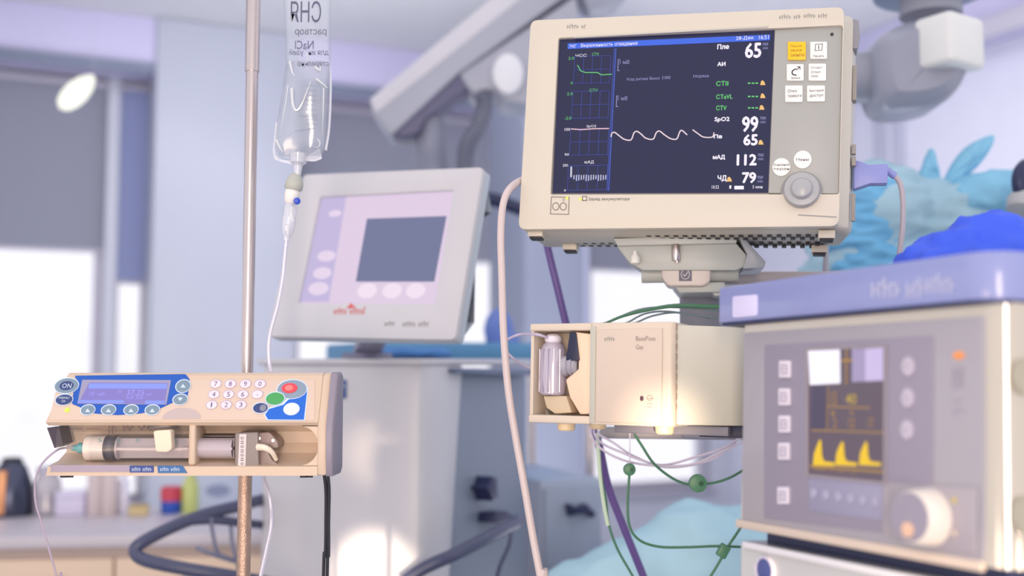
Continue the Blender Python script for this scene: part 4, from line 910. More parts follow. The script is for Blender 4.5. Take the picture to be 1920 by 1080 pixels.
bm = BM(); lathe(bm, c_ - Vector((0, .0005, 0)), (0, -1, 0), [(0, rk * 1.10), (.003, rk * 1.08), (.0032, rk)], 40); obj('knob_rim', bm, mat('knob rim', (140, 140, 142), .4), mon)
disc('sensor_window', MF, 1560, 64, 3, 3, .003, .006, dark, mon, .0002)
bm = BM(); strip(bm, MF, [(1034, 369), (1067, 370), (1066, 402), (1032, 401), (1034, 369)], 1.4, -.0004)
for x in (1042, 1056): strip(bm, MF, [(x + 6 * math.cos(a * .5236), 387 + 7 * math.sin(a * .5236)) for a in range(13)], 1.4, -.0004)
text(bm, MF, 'о', 1055, 372, 1059, 377, -.0004); obj('emblem', bm, mat('emblem print', (120, 112, 106), .6), mon)
bm = BM(); text(bm, MF, 'Заряд аккумулятора', 1103, 370, 1180, 377, -.0004); strip(bm, MF, [(1092, 368), (1100, 368), (1100, 376), (1092, 376), (1092, 368)], 1.1, -.0004); obj('lettering', bm, ink, mon)
for x, y in ((1063, 371), (1088, 373)): disc('status_light', MF, x, y, 2.6, 2.6, -.0008, .001, EM('yellow green led', (226, 240, 90), 1.1), mon, .0002)
bm = BM(); scrib(bm, MF, 1064, 45, 1096, 53, -.0004, 4.5); scrib(bm, MF, 1462, 27, 1502, 35, -.0004, 4.5); scrib(bm, MF, 1508, 25, 1550, 33, -.0004, 4.5); obj('faded_lettering', bm, softink, mon)
bm = BM(); strip(bm, MF, [(1497, 403), (1568, 407)], 2.2, -.0004); obj('door_seam', bm, softink, mon)
# ridge over the display
bm = BM(); prism(bm, MF.poly([(1075, 67), (1440, 47), (1440, 51), (1075, 71)], -.002), -.002, .002, .0008); obj('brow_ridge', bm, beige_d, mon)
# right side openings
for z0, z1_, y0, y1 in ((.17, .215, .03, .045), (.10, .112, .028, .036), (.085, .097, .028, .036), (.015, .05, .028, .033)):
    bm = BM(); box(bm, .2135, .2185, y0, y1, z0, z1_, .0004); obj('side_slot', bm, mat('slot grey', (150, 144, 138), .6), mon)
bm = BM(); prism(bm, rpoly([(.213, MH - .045), (.219, MH - .045), (.222, MH - .03), (.220, MH - .008), (.213, MH - .006)], .002), .028, .055, .001); obj('corner_guard', bm, mat('guard grey', (140, 140, 146), .5), mon)
# vents below
bm = BM()
for row, y in enumerate((.045, .062, .098, .115)):
    for k in range(30): x = -.17 + k * .0118 + (.005 if row % 2 else 0); box(bm, x, x + .006, y, y + .009, -.0008, .004)
o = obj('vent_slots', bm, dark, mon); o['kind'] = 'stuff'
for x, y in ((-.182, .028), (-.155, .118), (.185, .03), (.178, .122)):
    bm = BM(); box(bm, x - .010, x + .010, y - .010, y + .010, -.008, .002, .001); ft = obj('foot', bm, beige, mon)
    bm = BM(); box(bm, x - .008, x + .008, y - .008, y + .008, -.011, -.0075, .0008); obj('foot_pad', bm, dark, ft)
# connector on the right side
lav = mat('lavender plug', (138, 144, 202), .4)
q = MF.I @ at(1590, 312, 1.285)
cm = thing('sensor_plug', 'lavender sensor plug with curving cable at the right side of the monitor', 'plug', MF)
bm = BM(); x0 = .2165; zc_ = q.z; yq = .045
P_ = [(x0, zc_ - .017), (x0 + .012, zc_ - .013), (x0 + .020, zc_ - .010), (x0 + .040, zc_ - .010), (x0 + .040, zc_ + .015), (x0 + .018, zc_ + .014), (x0 + .006, zc_ + .019), (x0, zc_ + .020)]
prism(bm, P_, yq - .008, yq + .008, .0015); obj('plug_body', bm, lav, cm)
pl0 = Vector((x0 + .038, yq, zc_ + .004)); I_ = MF.I
bm = BM(); tube(bm, [pl0, I_ @ at(1660, 318, 1.33), I_ @ at(1678, 330, 1.33)], .0048, 12); obj('strain_relief', bm, lav, cm)
bm = BM(); tube(bm, [I_ @ at(1674, 326, 1.33), I_ @ at(1688, 345, 1.33), I_ @ at(1693, 380, 1.33), I_ @ at(1692, 430, 1.33), I_ @ at(1686, 480, 1.33), I_ @ at(1680, 540, 1.33)], .0034, 12); obj('cable', bm, mat('grey beige cable', (176, 168, 176), .45), cm)
# beige cable on the left
wtube('monitor_cable', 'thick beige grey cable arching from the monitor left side down past the gas module', 'cable', [at(1010, 330, 1.43), at(978, 338, 1.41), at(955, 355, 1.38), at(943, 385, 1.37), at(939, 440, 1.36), at(941, 520, 1.35), at(944, 620, 1.33), at(953, 730, 1.32), at(967, 820, 1.31), at(983, 910, 1.30), at(1000, 1010, 1.29), at(1014, 1085, 1.28), at(1024, 1150, 1.28), down(at(1040, 1300, 1.3), .35), down(at(1060, 1300, 1.36), .012), down(at(1160, 1300, 1.5), .012)], .0047, mat('beige cable', (206, 190, 188), .4), 14)
# ================================================================== MONITOR MOUNT
GF, GH = fit((994, 607), (1262, 603), (1262, 801), (990, 792), .185, 1.35, -25)
mf = pose(at(1290, 540, 1.42), -9)
mt = thing('monitor_mount', 'grey metal monitor bracket and round clamp on an upright post', 'mounting bracket', mf)
mg = mat('bracket grey', (178, 182, 180), .4)
zt = (mf.I @ MF.w((0, .06, 0))).z
bm = BM()
# tray: top flange plus body narrowing downwards
fr = lambda pts, y: [(a, y, b) for a, b in mf.poly(pts, y)]
P0 = mf.poly([(1150, 447), (1382, 441), (1381, 456), (1158, 461)], -.03)
prism(bm, P0, -.03, .07, .001)
obj('top_flange', bm, mg, mt)
bm = BM(); prism(bm, mf.poly([(1156, 461), (1381, 456), (1400, 478), (1396, 500), (1380, 507), (1205, 507), (1180, 492)], -.022), -.022, .055, .002); obj('tray', bm, mg, mt)
bm = BM(); prism(bm, mf.poly([(1384, 445), (1392, 445), (1435, 492), (1432, 503), (1392, 505), (1400, 478)], -.02), -.028, .07, .001); obj('gusset', bm, mat('gusset grey', (150, 156, 166), .4), mt)
c1 = mf.P(1203, 515, .01); c2 = mf.P(1384, 513, .01)
bm = BM(); cyl(bm, c1, c2, .0115, .0115, 24, .001); obj('pivot_bar', bm, mg, mt)
bm = BM(); prism(bm, rpoly(mf.poly([(1240, 489), (1334, 487), (1332, 528), (1320, 537), (1252, 537), (1240, 520)], -.018), .004), -.018, .035, .003, 3); cl_ = obj('clamp_block', bm, mat('clamp pinkish grey', (196, 186, 182), .4), mt)
bm = BM(); prism(bm, mf.poly(rectpx(1273, 502, 1297, 527), -.0186), -.0188, -.017); obj('badge', bm, mat('badge dark', (92, 90, 106), .5), cl_)
bm = BM(); strip(bm, mf, [(1285 + 8 * math.cos(a * .5236), 514.5 + 9 * math.sin(a * .5236)) for a in range(13)], 1.5, -.0191); strip(bm, mf, [(1281, 514), (1284, 518), (1290, 510)], 1.6, -.0191); obj('badge_print', bm, mat('badge light', (190, 186, 196), .5), cl_)
bm = BM(); cyl(bm, mf.P(1267, 458, -.026), mf.P(1268, 489, -.026), .0058, .0058, 16, .0006); cyl(bm, mf.P(1270, 478, -.026), mf.P(1270, 492, -.024), .0035); obj('clamp_screw', bm, steel, mt)
bm = BM(); lathe(bm, mf.P(1191, 496, -.03), (0, 0, 1), [(0, .003), (.002, .0065), (.010, .006), (.014, .003), (.018, .0025)], 16); obj('white_knob', bm, white_btn, mt)['label'] = 'small white knob'
bm = BM(); xa = mf.uv(1274, 560, .02)[0]; xb = mf.uv(1358, 560, .02)[0]; z0 = -mf.M.translation.z
zlo = GF.M.translation.z + z0 - .035
prism(bm, [(xa, zlo), (xb, zlo), (xb, mf.uv(1300, 530)[1]), (xa, mf.uv(1300, 530)[1])], .095, .125, .006, 3); obj('post', bm, mat('post grey blue', (146, 146, 160), .4), mt)
bm = BM(); prism(bm, mf.poly([(1258, 530), (1360, 528), (1360, 548), (1274, 550)], -.005), -.005, .125, .003); obj('knuckle', bm, mg, mt)
bm = BM(); box(bm, mf.uv(1124, 800, .1)[0], .45, .10, .16, zlo, zlo + .014, .003); obj('carrier_rail', bm, mat('carrier grey', (150, 146, 152), .4), mt)
bm = BM(); cyl(bm, (.43, .13, z0 + .04), (.43, .13, zlo + .012), .025); obj('floor_column', bm, mg, mt)
bm = BM(); box(bm, .23, .63, -.02, .30, z0, z0 + .04, .01); obj('foot_plate', bm, dark, mt)
bm = BM(); prism(bm, mf.poly([(1330, 540), (1420, 536), (1420, 546), (1340, 556)], -.0), .0, .05, .002); obj('side_arm', bm, mg, mt)
# ================================================================== GAS MODULE
gm = thing('gas_module', 'beige gas measuring module with water trap in its left bay', 'module', GF)
gx = lambda px, py=700, y=0: GF.uv(px, py, y)[0]
W2 = .0925; gd = mat('beige module', (212, 197, 180), .4); gdoor = mat('beige door', (208, 191, 176), .4)
xw = gx(1108); xs = .36
bm = BM(); T = .0075
ztop = GH
box(bm, -W2, xw, 0, .16, ztop - T * 1.2, ztop, .002); box(bm, -W2, xw, 0, .16, 0, T * 1.3, .002); box(bm, -W2, -W2 + .0045, .003, .16, T, ztop - T, .001); box(bm, -W2 + .004, xw, .055, .16, .002, ztop - .002)
obj('bay_shell', bm, gd, gm)
bm = BM(); fx = [(xw, .004)]; W3 = W2 + .004
plan = [(xw, .0), (W2 - .006, 0), (W2 - .002, .0015), (W2 + .001, .005), (W2 + .001, .16), (xw, .16)]
loft(bm, [[(x, y, 0) for x, y in plan], [(x, y, GH) for x, y in plan]], .0015); obj('case', bm, gd, gm)
# side wing: continues to the right, turned away
sd = (GF.I.to_3x3() @ Vector((1, .22, 0))).normalized(); A0 = Vector((W2 + .001, .010, 0)); B0 = A0 + sd * .13; C0 = B0 + Vector((0, .12, 0)); D0_ = A0 + Vector((0, .14, 0))
bm = BM(); loft(bm, [[(v.x, v.y, .002) for v in (A0, B0, C0, D0_)], [(v.x, v.y, GH - .003) for v in (A0, B0, C0, D0_)]], .002); obj('side_wing', bm, mat('module side', (206, 202, 190), .45), gm)
bm = BM(); box(bm, gx(1106), gx(1117), -.0012, .004, .002, GH - .004, .0008); obj('divider_strip', bm, mat('divider greenish', (186, 184, 172), .5), gm)
bm = BM(); prism(bm, GF.poly([(1119, 618), (1242, 615), (1240, 796), (1117, 791)], -.002), -.0022, .002, .0008); door = obj('door', bm, gdoor, gm)
bm = BM(); text(bm, GF, 'BasePose', 1192, 630, 1229, 639, -.0026); text(bm, GF, 'Gas', 1192, 646, 1206, 655, -.0026); obj('lettering', bm, mat('grey print', (140, 128, 124), .6), door)
bm = BM(); scrib(bm, GF, 1134, 631, 1153, 639, -.0026, 4); obj('faded_lettering', bm, softink, door)
disc('indicator', GF, 1203, 747, 3.4, 5, -.003, -.002, mat('maroon indicator', (88, 50, 66), .5), door, .0003)
bm = BM(); strip(bm, GF, [(1218 + 5 * math.cos(a * .5236), 746 + 5 * math.sin(a * .5236)) for a in range(13)], 1, -.0026); strip(bm, GF, [(1214, 748), (1226, 747)], 1, -.0026); strip(bm, GF, [(1213, 757), (1224, 757)], 1, -.0026); strip(bm, GF, [(1213, 763), (1223, 763)], 1, -.0026); obj('symbol', bm, mat('grey print', (140, 128, 124), .6), door)
for k in range(7): pass
bm = BM(); 
for k in range(9): zq = .02 + k * .0115; box(bm, W2 + .0006, W2 + .0022, .0075, .0085, zq, zq + .007)
obj('seam_slots', bm, mat('slot brown', (150, 124, 110), .6), gm)
# bay interior
bm = BM(); prism(bm, GF.poly([(1078, 622), (1108, 626), (1107, 776), (1087, 777), (1068, 745), (1060, 712), (1084, 692), (1084, 672)], .004), .004, .050, .002); obj('bay_panel', bm, mat('peach panel', (238, 206, 178), .4), gm)
bm = BM(); prism(bm, GF.poly([(1068, 622), (1080, 624), (1086, 676), (1060, 676)], .002), .0022, .03, .001); obj('black_slot', bm, mat('blue black', (26, 30, 62), .4), gm)
bm = BM(); prism(bm, GF.poly([(1018, 742), (1062, 742), (1072, 774), (1040, 776), (1024, 765)], .010), .010, .045, .002); obj('trap_seat', bm, mat('tan seat', (204, 184, 156), .5), gm)
bm = BM(); prism(bm, GF.poly([(998, 620), (1024, 620), (1010, 700), (1014, 750), (1030, 778), (997, 778)], .04), .040, .056, .001); obj('bay_liner', bm, mat('liner grey green', (190, 188, 182), .5), gm)
wt = thing('water_trap', 'clear ribbed water trap canister seated in the bay of the gas module', 'water trap', GF)
trap_m = film('lilac clear canister', (214, 202, 220), .62, .10, .12)
bm = BM(); c_ = GF.P(1036, 741, .018); zt_ = GF.P(1036, 640, .018).z - c_.z; rx = .0165
lathe(bm, c_, (0, 0, 1), [(0, rx * .8), (.002, rx * .95), (zt_ * .3, rx * 1.06), (zt_ * .8, rx), (zt_ * .93, rx * .8), (zt_, rx * .5)], 28); obj('canister', bm, trap_m, wt)
rib_m = mat('canister rib', (150, 144, 170), .4)
for a in (-.9, -.35, .1, .5, .95):
    bm = BM(); p = Vector((c_.x + rx * 1.03 * math.sin(a), c_.y - rx * 1.03 * math.cos(a), c_.z)); cyl(bm, p + Vector((0, 0, .004)), p + Vector((0, 0, zt_ * .85)), .0007, seg=8); obj('rib', bm, rib_m if abs(a) < .4 else film('pale rib', (240, 234, 248), .8, .1), wt)
bm = BM(); lathe(bm, c_ + Vector((0, 0, zt_ - .002)), (0, 0, 1), [(0, .009), (.003, .011), (.008, .010), (.011, .006)], 20); obj('cap', bm, mat('white cap lilac', (234, 226, 236), .4), wt)
bm = BM(); p = GF.P(1056, 686, .010); lathe(bm, p, (1, .15, 0), [(0, .012), (.006, .0125), (.007, .0105), (.012, .0125), (.013, .0105), (.016, .011), (.019, .008)], 24); obj('ribbed_connector', bm, mat('grey connector', (164, 160, 172), .4), wt)
for x, yy in ((-.055, .03), (.072, .03), (-.055, .13), (.072, .13)):
    bm = BM(); lathe(bm, (x, yy, 0), (0, 0, -1), [(-.001, .0115), (.008, .0105), (.0095, .009)], 20); obj('foot', bm, mat('cream foot', (236, 210, 170), .4), gm)
bm = BM(); box(bm, .0, W2 + .05, .05, .13, -.010, .001, .001); obj('base_plate', bm, mat('base plate grey', (120, 118, 130), .5), gm)
bm = BM(); box(bm, W2 + .012, W2 + .10, .06, .12, -.012, .0015, .001); obj('black_rail', bm, mat('blue black', (26, 30, 62), .4), gm)
# sample line loop
lilac_t = film('lilac clear tubing', (226, 214, 240), .8, .15, .1, .2)
q = GF.w
wtube('sample_line', 'thin lilac sample line looping out of the left side of the gas module', 'tube', [GF.w(GF.P(1030, 634, .010)), GF.w(GF.P(1005, 627, -.002)), at(975, 627, 1.35), at(950, 638, 1.34), at(946, 652, 1.34), at(960, 670, 1.34), at(988, 688, 1.36), GF.w((-W2 - .004, .05, GF.uv(992, 690)[1]))], .0017, lilac_t, 8)
purple = mat('purple tube', (96, 74, 140), .4)
wtube('purple_tube', 'dark purple tube running down behind the gas module', 'tube', [at(1015, 400, 1.62), at(1026, 460, 1.62), at(1044, 535, 1.62), at(1062, 610, 1.62), at(1090, 720, 1.62), at(1122, 830, 1.60), at(1140, 910, 1.60), at(1170, 990, 1.60), at(1208, 1085, 1.60), at(1232, 1150, 1.6), down(at(1260, 1300, 1.6), .4), down(at(1270, 1300, 1.6), .014), down(at(1350, 1300, 1.7), .014)], .0058, purple, 14)
# white loops under module
wt_m = mat('white lilac wire', (222, 212, 232), .4)
for k, pts in enumerate(([(1108, 812), (1118, 832), (1140, 850), (1180, 866), (1240, 874), (1300, 870), (1350, 848), (1386, 832)], [(1114, 812), (1130, 832), (1165, 848), (1200, 862), (1245, 872), (1310, 855), (1360, 838), (1388, 822)], [(1122, 812), (1150, 830), (1190, 856), (1250, 876), (1325, 865), (1370, 838), (1392, 812)])):
    wtube('lead_wire', ('lowest', 'middle', 'uppermost')[2 - k if k != 1 else 1] + ' of the white lead wires sagging under the gas module', 'wire', [at(pts[0][0] + 4, 790, 1.50)] + [at(a, b, 1.46 + .01 * k) for a, b in pts] + [at(1420, 815, 1.52)], .0016, wt_m, 8, group='sagging white leads')
green = mat('green lead', (78, 126, 98), .4); gball = mat('green clip', (84, 136, 104), .4)
def lead(label, pts, d=1.45, r=.0018, m=green):
    return wtube('electrode_lead', label, 'wire', [at(a, b, d) for a, b in pts], r, m, 8, group='green electrode leads')
lead('green lead hanging from the small green disc and turning right along the bottom', [(1180, 890), (1177, 940), (1180, 985), (1198, 1012), (1235, 1025), (1290, 1026), (1345, 1024), (1400, 1026)])
lead('green lead sagging from under the module to the large green disc', [(1190, 815), (1203, 835), (1225, 868), (1255, 893), (1285, 907), (1308, 908), (1340, 905), (1370, 895), (1400, 878)])
lead('green lead running down beside the purple tube', [(1124, 835), (1126, 880), (1136, 940), (1142, 985), (1158, 1030), (1185, 1078), (1200, 1110)], 1.5)
lead('green lead rising diagonally to the machine through a square clip', [(1400, 970), (1385, 995), (1365, 1025), (1345, 1060), (1330, 1085), (1315, 1115)], 1.44)
for (x, y, r, lb) in ((1180, 880, .0085, 'small round green electrode clip hanging on a short stem'), (1308, 906, .0125, 'large round green electrode clip on the sagging lead')):
    f_ = pose(at(x, y, 1.447), 0); t = thing('electrode_clip', lb, 'clip', f_)
    bm = BM(); lathe(bm, (0, -.006, 0), (0, 1, 0), [(0, r * .75), (.001, r * .95), (.006, r), (.009, r * .95), (.011, r * .7)], 24); bd_ = obj('disc', bm, gball, t)
    bm = BM(); cyl(bm, (r * .3, -.009, 0), (r * .3, -.005, 0), r * .25); obj('snap', bm, mat('dark green', (30, 84, 60), .4), t)
bm = BM(); cyl(bm, at(1181, 812, 1.447), at(1181, 872, 1.447), .0008, seg=8); tag(obj('clip_stem', bm, wt_m), 'short pale wire holding the small green clip', 'wire')
f_ = pose(at(1356, 1033, 1.438), 0, 0, 30)
bm = BM(); box(bm, -.007, .007, -.005, .005, -.009, .009, .002); o = tag(obj('square_clip', bm, gball), 'square green clip on the diagonal lead near the machine', 'clip'); o.matrix_world = f_.M
wtube('pale_green_tube', 'shiny pale green tube hanging left of the purple tube', 'tube', [at(1120, 812, 1.49), at(1122, 850, 1.49), at(1126, 900, 1.49), at(1133, 950, 1.49), at(1140, 985, 1.49)], .0028, mat('pale green plastic', (206, 226, 200), .15), 10)
# wires above module
for k, pts in enumerate(([(1395, 575), (1340, 575), (1270, 573), (1220, 580), (1170, 592), (1140, 604)], [(1395, 592), (1330, 582), (1260, 576), (1200, 580), (1150, 600)], [(1380, 600), (1310, 592), (1250, 584), (1210, 588), (1180, 603)], [(1330, 596), (1270, 586), (1225, 592), (1195, 604)])):
    wtube('top_wire', ['upper green wire', 'grey wire just below the green one', 'teal grey wire in the middle', 'lowest short grey wire'][k] + ' lying over the top of the gas module', 'wire', [at(a, b, 1.40 + .008 * k) for a, b in pts] + [at(pts[-1][0] - 8, 606, 1.42)], (.0034 if k == 0 else .0014, .0012), green if k == 0 else mat('teal grey wire', (134, 152, 160), .4), 8, group='wires over the gas module')
# ================================================================== ANAESTHESIA MACHINE (right)
AF, AH = fit((1390, 619), (1852, 582), (1852, 1064), (1387, 981), .30, 1.0, -60)
am = thing('anaesthesia_machine', 'large pale grey machine with blue top band, small yellow curve screen and lit knob', 'anaesthesia machine', AF)
m_w = mat('machine pale grey', (163, 159, 168), .32, coat=.3); m_p = mat('machine membrane', (146, 140, 157), .45); m_side = mat('machine side', (176, 168, 150), .4); m_corner = mat('machine corner', (178, 168, 152), .18, coat=1.0, spec=1.0); m_corner.node_tree.nodes['Principled BSDF'].inputs['Coat IOR'].default_value = 2.1
W3 = .15; DP = .38
bm = BM(); RC = .023
plan = [(-W3, .004), (-W3 + .004, 0), (W3 - .004, 0)] + [(W3 - .004 + RC * math.sin(a), RC - RC * math.cos(a)) for a in [k / 8 * math.pi / 2 for k in range(1, 9)]] + [(W3 - .004 + RC, DP), (-W3, DP)]
loft(bm, [[(x, y, 0) for x, y in plan], [(x, y, AH + .006) for x, y in plan]], 0); obj('case', bm, m_corner, am)
bm = BM(); prism(bm, rpoly(AF.poly([(1394, 624), (1845, 592), (1845, 1055), (1391, 978)], -.0015), .004), -.0015, .002, .0008); fp = obj('front_panel', bm, m_w, am)
bm = BM(); prism(bm, rpoly(AF.poly([(1433, 647), (1750, 629), (1748, 1010), (1432, 972)], -.0025), .003), -.0025, -.001, .0004); mp = obj('membrane_panel', bm, m_p, am)
# ledge lip at bottom
bm = BM(); box(bm, -W3, W3 - .004, -.004, .002, -.004, .004, .001); obj('bottom_lip', bm, mat('lip beige', (206, 190, 176), .35), am)
scp = [(1514, 657), (1657, 651), (1656, 903), (1514, 889)]
bm = BM(); ring(bm, AF.poly([(1510, 652), (1661, 646), (1660, 909), (1510, 893)], -.0045), AF.poly(scp, -.0045), -.0045, -.002); obj('screen_rim', bm, mat('screen rim grey', (150, 142, 150), .4), am)
bm = BM(); prism(bm, AF.poly(scp, -.003), -.003, -.002); s2 = obj('display', bm, EM('brown display', (98, 82, 96)), am)
yA = -.0036
zs = pz(1500, 640, 3.2706)
ZS = lambda *p: [zs(*q) for q in p]
def a2(name, fn, m): bm = BM(); fn(bm); return obj(name, bm, m, s2)
a2('bright_reflection', lambda bm: (flat(bm, AF, ZS((50, 58), (245, 50), (248, 258), (60, 268)), yA), ), EM('reflection white', (246, 240, 255), 1.1))  # window reflected in the glass, put in as glowing colour
a2('lilac_reflection', lambda bm: (flat(bm, AF, ZS((400, 45), (510, 38), (510, 240), (400, 245)), yA), ), EM('reflection lilac', (206, 188, 230)))  # lilac part of the reflected bright band, glowing colour
a2('mauve_reflection', lambda bm: (flat(bm, AF, ZS((318, 46), (400, 44), (400, 246), (318, 250)), yA), ), EM('reflection mauve', (166, 152, 190)))  # mauve part of the reflected bright band, glowing colour
a2('dark_area', lambda bm: (flat(bm, AF, ZS((70, 275), (160, 272), (155, 535), (65, 540)), yA),), EM('display dark', (74, 66, 92)))
Yc = EM('display yellow', (246, 200, 20)); Yd = EM('display ochre', (176, 134, 60))
def f(bm):
    for x in (85, 222, 368):
        top = {85: 600, 222: 612, 368: 612}[x]
        flat(bm, AF, ZS((x - 5, 748), (x, 690), (x + 15, 650), (x + 35, top), (x + 45, top + 10), (x + 50, 700), (x + 62, 735), (x + 128, 745), (x + 128, 765), (x - 5, 760)), yA - .0002)
a2('yellow_curve', f, Yc)
def f(bm):
    strip(bm, AF, ZS((70, 545), (508, 560)), 1.6, yA - .0002); strip(bm, AF, ZS((170, 400), (430, 408)), 1.6, yA - .0002); strip(bm, AF, ZS((170, 275), (165, 540)), 1.4, yA - .0002); strip(bm, AF, ZS((285, 50), (283, 260)), 2.5, yA - .0002); strip(bm, AF, ZS((255, 118), (320, 116)), 3, yA - .0002)  # upright and crossbar in the top band: pole reflection painted in
    strip(bm, AF, ZS((60, 765), (508, 800)), 2.5, yA - .0002)
    for s, x0, y0, x1, y1 in (('15', 190, 310, 225, 390), ('8', 190, 425, 215, 460), ('2', 205, 470, 225, 530), ('5', 305, 425, 330, 450), ('12', 300, 470, 335, 530), ('17', 420, 470, 450, 530), ('PEEP 5 min 12', 80, 785, 340, 800)):
        text(bm, AF, s, *zs(x0, y0), *zs(x1, y1), yA - .0003)
a2('ochre_lettering_and_bars', f, Yd)
a2('yellow_numeral', lambda bm: text(bm, AF, '40', *zs(280, 322), *zs(345, 385), yA - .0003), EM('display olive', (208, 176, 50)))
for a, b, c in ((1470, 692, None), (1469, 744, None), (1469, 795, None), (1468, 846, None), (1467, 929, 1)):
    k_ = button('side_key', AF, rectpx(a - 10, b - 16, a + 10, b + 16), -.005, -.002, mat('lilac white key', (222, 214, 226), .4), am, .001, .0006)
    bm = BM(); strip(bm, AF, [(a - 5, b - 7), (a + 5, b - 7), (a + 5, b + 8), (a - 5, b + 8), (a - 5, b - 7)], 1.6, -.0054); strip(bm, AF, [(a - 5, b), (a + 5, b)], 1.4, -.0054); obj('key_symbol', bm, mat('mauve print', (170, 160, 180), .6), k_)
bm = BM(); prism(bm, AF.poly([(1516, 892), (1655, 907), (1653, 976), (1516, 958)], -.0032), -.0032, -.002, .0004); sk = obj('soft_key_strip', bm, mat('slate strip', (148, 146, 172), .4), am)
for k in range(6):
    a = 1524 + k * 23; b = 925 + k * 3.2; disc('soft_key', AF, a, b, 6, 10, -.0045, -.003, mat('slate key', (166, 164, 188), .4), sk, .0005)
for a, b in ((1701, 687), (1700, 746), (1699, 806)):
    k_ = disc('round_key', AF, a, b, 12, 19, -.0042, -.002, mat('membrane key', (184, 176, 192), .4), am, .0006)
    bm = BM(); strip(bm, AF, [(a + 8 * math.cos(t__), b + 12 * math.sin(t__)) for t__ in [.7 + k * .5 for k in range(9)]], 2, -.0046); obj('key_symbol', bm, mat('pale print', (222, 216, 226), .5), k_)
disc('warning_light', AF, 1796, 666, 10, 7, -.003, -.0015, EM('orange light', (255, 150, 70), 1.1), am, .0004, 'glowing orange indicator')
bm = BM(); strip(bm, AF, [(1786, 690), (1804, 688), (1804, 724), (1786, 727), (1786, 690)], 2, -.0022); text(bm, AF, '8', 1790, 693, 1800, 722, -.0022); strip(bm, AF, [(1786, 752), (1800, 750)], 3, -.0022); strip(bm, AF, [(1785, 776), (1795, 766), (1804, 774)], 3, -.0022); obj('icon_print', bm, mat('grey lilac print', (164, 158, 178), .6), am)
# knob plate and knob
bm = BM(); prism(bm, rpoly(AF.poly([(1655, 905), (1832, 914), (1830, 1040), (1655, 1005)], -.0035), .004), -.0035, -.002, .0006); obj('knob_plate', bm, mat('knob plate', (168, 160, 168), .35, coat=.3), am)
kc = AF.P(1741, 969, -.003); kr = .0235
knob_m = mat('knob glossy cream', (238, 228, 218), .18, coat=.6)
bm = BM(); lathe(bm, kc, (0, -1, 0), [(0, kr * 1.0), (.003, kr * .98), (.018, kr * .90), (.0205, kr * .84), (.021, .001)], 48); kn = obj('rotary_knob', bm, knob_m, am); kn['label'] = 'cream rotary knob catching warm light'
bm = BM(); lathe(bm, kc + Vector((0, -.0208, 0)), (0, -1, 0), [(0, kr * .82), (.0012, kr * .80), (.0016, .001)], 40); obj('shaded_knob_face', bm, mat('knob face shade grey', (150, 144, 160), .35), am)['label'] = 'knob face coloured lilac grey for shade'  # shade on the face put into its colour, the side stays cream
bm = BM(); lathe(bm, kc + Vector((.0, -.0220, -.010)), (0, -1, 0), [(0, .006), (.0015, .006), (.002, .001)], 20); obj('finger_dimple', bm, mat('dimple peach', (226, 186, 160), .3), kn)
for a, b, m in ((1788, 938, EM('small yellow led', (240, 210, 90), .9)), (1788, 1000, mat('pale led', (220, 200, 180), .4))): disc('panel_light', AF, a, b, 4, 5, -.0045, -.003, m, am, .0004)
# blue top band
btop = mat('blue lavender top', (138, 146, 196), .28, coat=.4)
zb0 = AH + .0075; 
hb = AF.uv(1358, 540, -.012)[1] - zb0
ex = .014
plan2 = [(-W3 - .028, -.010), (W3 - .012, -.010)] + [(W3 - .012 + .034 * math.sin(a), .024 - .034 * math.cos(a)) for a in [k / 8 * math.pi / 2 for k in range(1, 9)]] + [(W3 + .022, DP + .01), (-W3 - .028, DP + .01)]
h1 = AF.uv(1358, 542, -.01)[1] - zb0; h2 = AF.uv(1830, 464, -.01)[1] - zb0
print('band heights', h1, h2)
bm = BM(); loft(bm, [[(x, y, zb0) for x, y in plan2], [(x, y, zb0 + (h1 + h2) / 2) for x, y in plan2]], .003); tp = obj('top_band', bm, btop, am); tp['label'] = 'lavender blue top band'
bm = BM(); loft(bm, [[(x * .985, y + .003, AH + .005) for x, y in plan2], [(x * .985, y + .003, zb0 + .0005) for x, y in plan2]]); obj('shadow_gap', bm, navy, am)
bm = BM(); scrib(bm, AF, 1636, 522, 1725, 556, -.0108, 11); scrib(bm, AF, 1737, 514, 1785, 548, -.0108, 11); obj('faded_lettering', bm, mat('pale blue print', (196, 198, 222), .5), tp)
bm = BM(); prism(bm, rpoly(AF.poly([(1374, 556), (1420, 552), (1420, 592), (1374, 596)], -.0105), .003), -.0112, -.009, .0004); obj('badge', bm, mat('pale badge', (214, 208, 240), .3), tp)
# side face knobs
sF = Fr(AF.M @ Matrix.Translation((W3 - .004 + RC, 0, 0)) @ Matrix.Rotation(math.radians(90), 4, 'Z'))
for b in (706, 966):
    c_ = sF.uv(1917, b, -.001); bm = BM(); P_ = circ(c_[0] + .004, c_[1], .014); Pi = circ(c_[0] + .004, c_[1], .0125); ring(bm, P_, Pi, -.002, .001); prism(bm, Pi, -.0008, .001)
    bmesh.ops.transform(bm, matrix=Matrix.Translation((W3 - .004 + RC, 0, 0)) @ Matrix.Rotation(math.radians(90), 4, 'Z'), verts=bm.verts); obj('side_plug', bm, m_side, am)
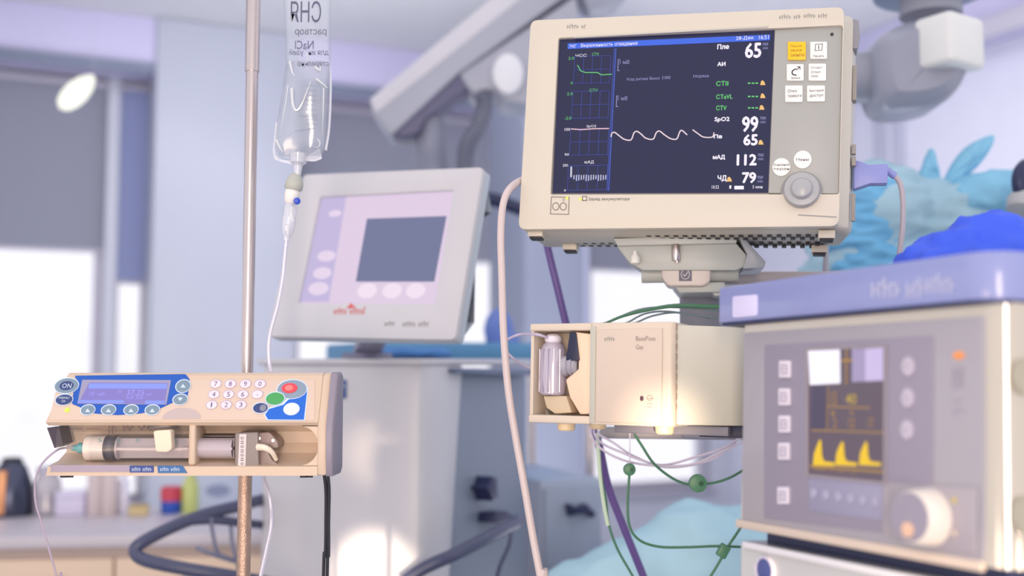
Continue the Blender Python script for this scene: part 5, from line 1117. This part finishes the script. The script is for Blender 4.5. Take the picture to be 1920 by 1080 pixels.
# lower cabinet to the floor
zf = AF.M.translation.z
low_top = -(AF.uv(1390, 981)[1] - AF.uv(1390, 1006)[1])
bm = BM(); plan3 = [(x, y) for x, y in plan]
bt = -zf + .10
loft(bm, [[(x, y, bt) for x, y in plan3], [(x, y, low_top - .004) for x, y in plan3]], .004); lb_ = obj('lower_cabinet', bm, mat('lower cabinet grey', (190, 190, 190), .32, coat=.3), am)
bm = BM(); box(bm, -W3 + .02, W3 - .0, .02, DP - .02, low_top - .006, .002); obj('dark_gap', bm, navy, am)
bm = BM(); box(bm, -W3 + .01, W3 - .01, -.003, .004, low_top - .010, low_top - .0035, .001); obj('cabinet_lip', bm, mat('pale lip', (222, 220, 224), .3), am)
c_ = AF.uv(1436, 1069, -.001); bm = BM(); prism(bm, circ(c_[0], c_[1], .012), -.003, .002, .0006); em = obj('round_emblem', bm, mat('emblem blue', (70, 80, 140), .4), lb_)
bm = BM(); ring(bm, circ(c_[0], c_[1], .013), circ(c_[0], c_[1], .0112), -.004, .0, .0); obj('emblem_ring', bm, mat('emblem ring', (206, 200, 216), .3), em)
for a in (-W3 + .04, W3 - .04):
    for b in (.05, DP - .06): bm = BM(); cyl(bm, (a - .014, b, -zf + .05), (a + .014, b, -zf + .05), .05, bevel=.004); cyl(bm, (a, b, -zf + .05), (a, b, bt + .01), .012); obj('castor', bm, dark, am)
# things on the machine top
ztopA = zb0 + (h1 + h2) / 2
P0 = AF.w((0, 0, ztopA))
royal = mat('royal blue cloth', (56, 92, 225), .6, bump=.3, scale=20)
balls = []
for x, y, r in ((1715, 480, .012), (1735, 472, .016), (1760, 466, .020), (1785, 460, .022), (1812, 452, .026), (1840, 444, .030), (1865, 442, .030), (1890, 450, .026), (1915, 458, .022), (1945, 462, .02)):
    c_ = at(x, y + 8, 1.12); balls.append((c_, (r * 1.1, .035, r)))
    for f_ in (.33, .66, 1.0): balls.append((Vector((c_.x, c_.y + .004 * math.sin(x), c_.z + (P0.z + .012 - c_.z) * f_)), (r * 1.1, .042, .018)))
blob('blue_cloth', balls, .004, royal, at(1800, 470, 1.12), 'crumpled royal blue cloth lying on the blue-topped machine', 'cloth', folds=.008, fscale=.036, smooth=3, seed=5)
# arm and rod of the mount behind the machine top
sh = pose(at(1460, 516, 1.55), -5)
def to_mount(bm): bmesh.ops.transform(bm, matrix=mf.I @ sh.M, verts=bm.verts)
bm = BM(); prism(bm, sh.poly([(1340, 511), (1600, 511), (1600, 536), (1344, 536)]), -.02, .12, .002); to_mount(bm); obj('side_arm', bm, mat('shelf grey', (170, 162, 166), .4), mt)
bm = BM(); cyl(bm, sh.P(1549, 462, .05), sh.P(1548, 512, .05), .0042); to_mount(bm); obj('support_rod', bm, mat('rod grey', (158, 156, 168), .35), mt)
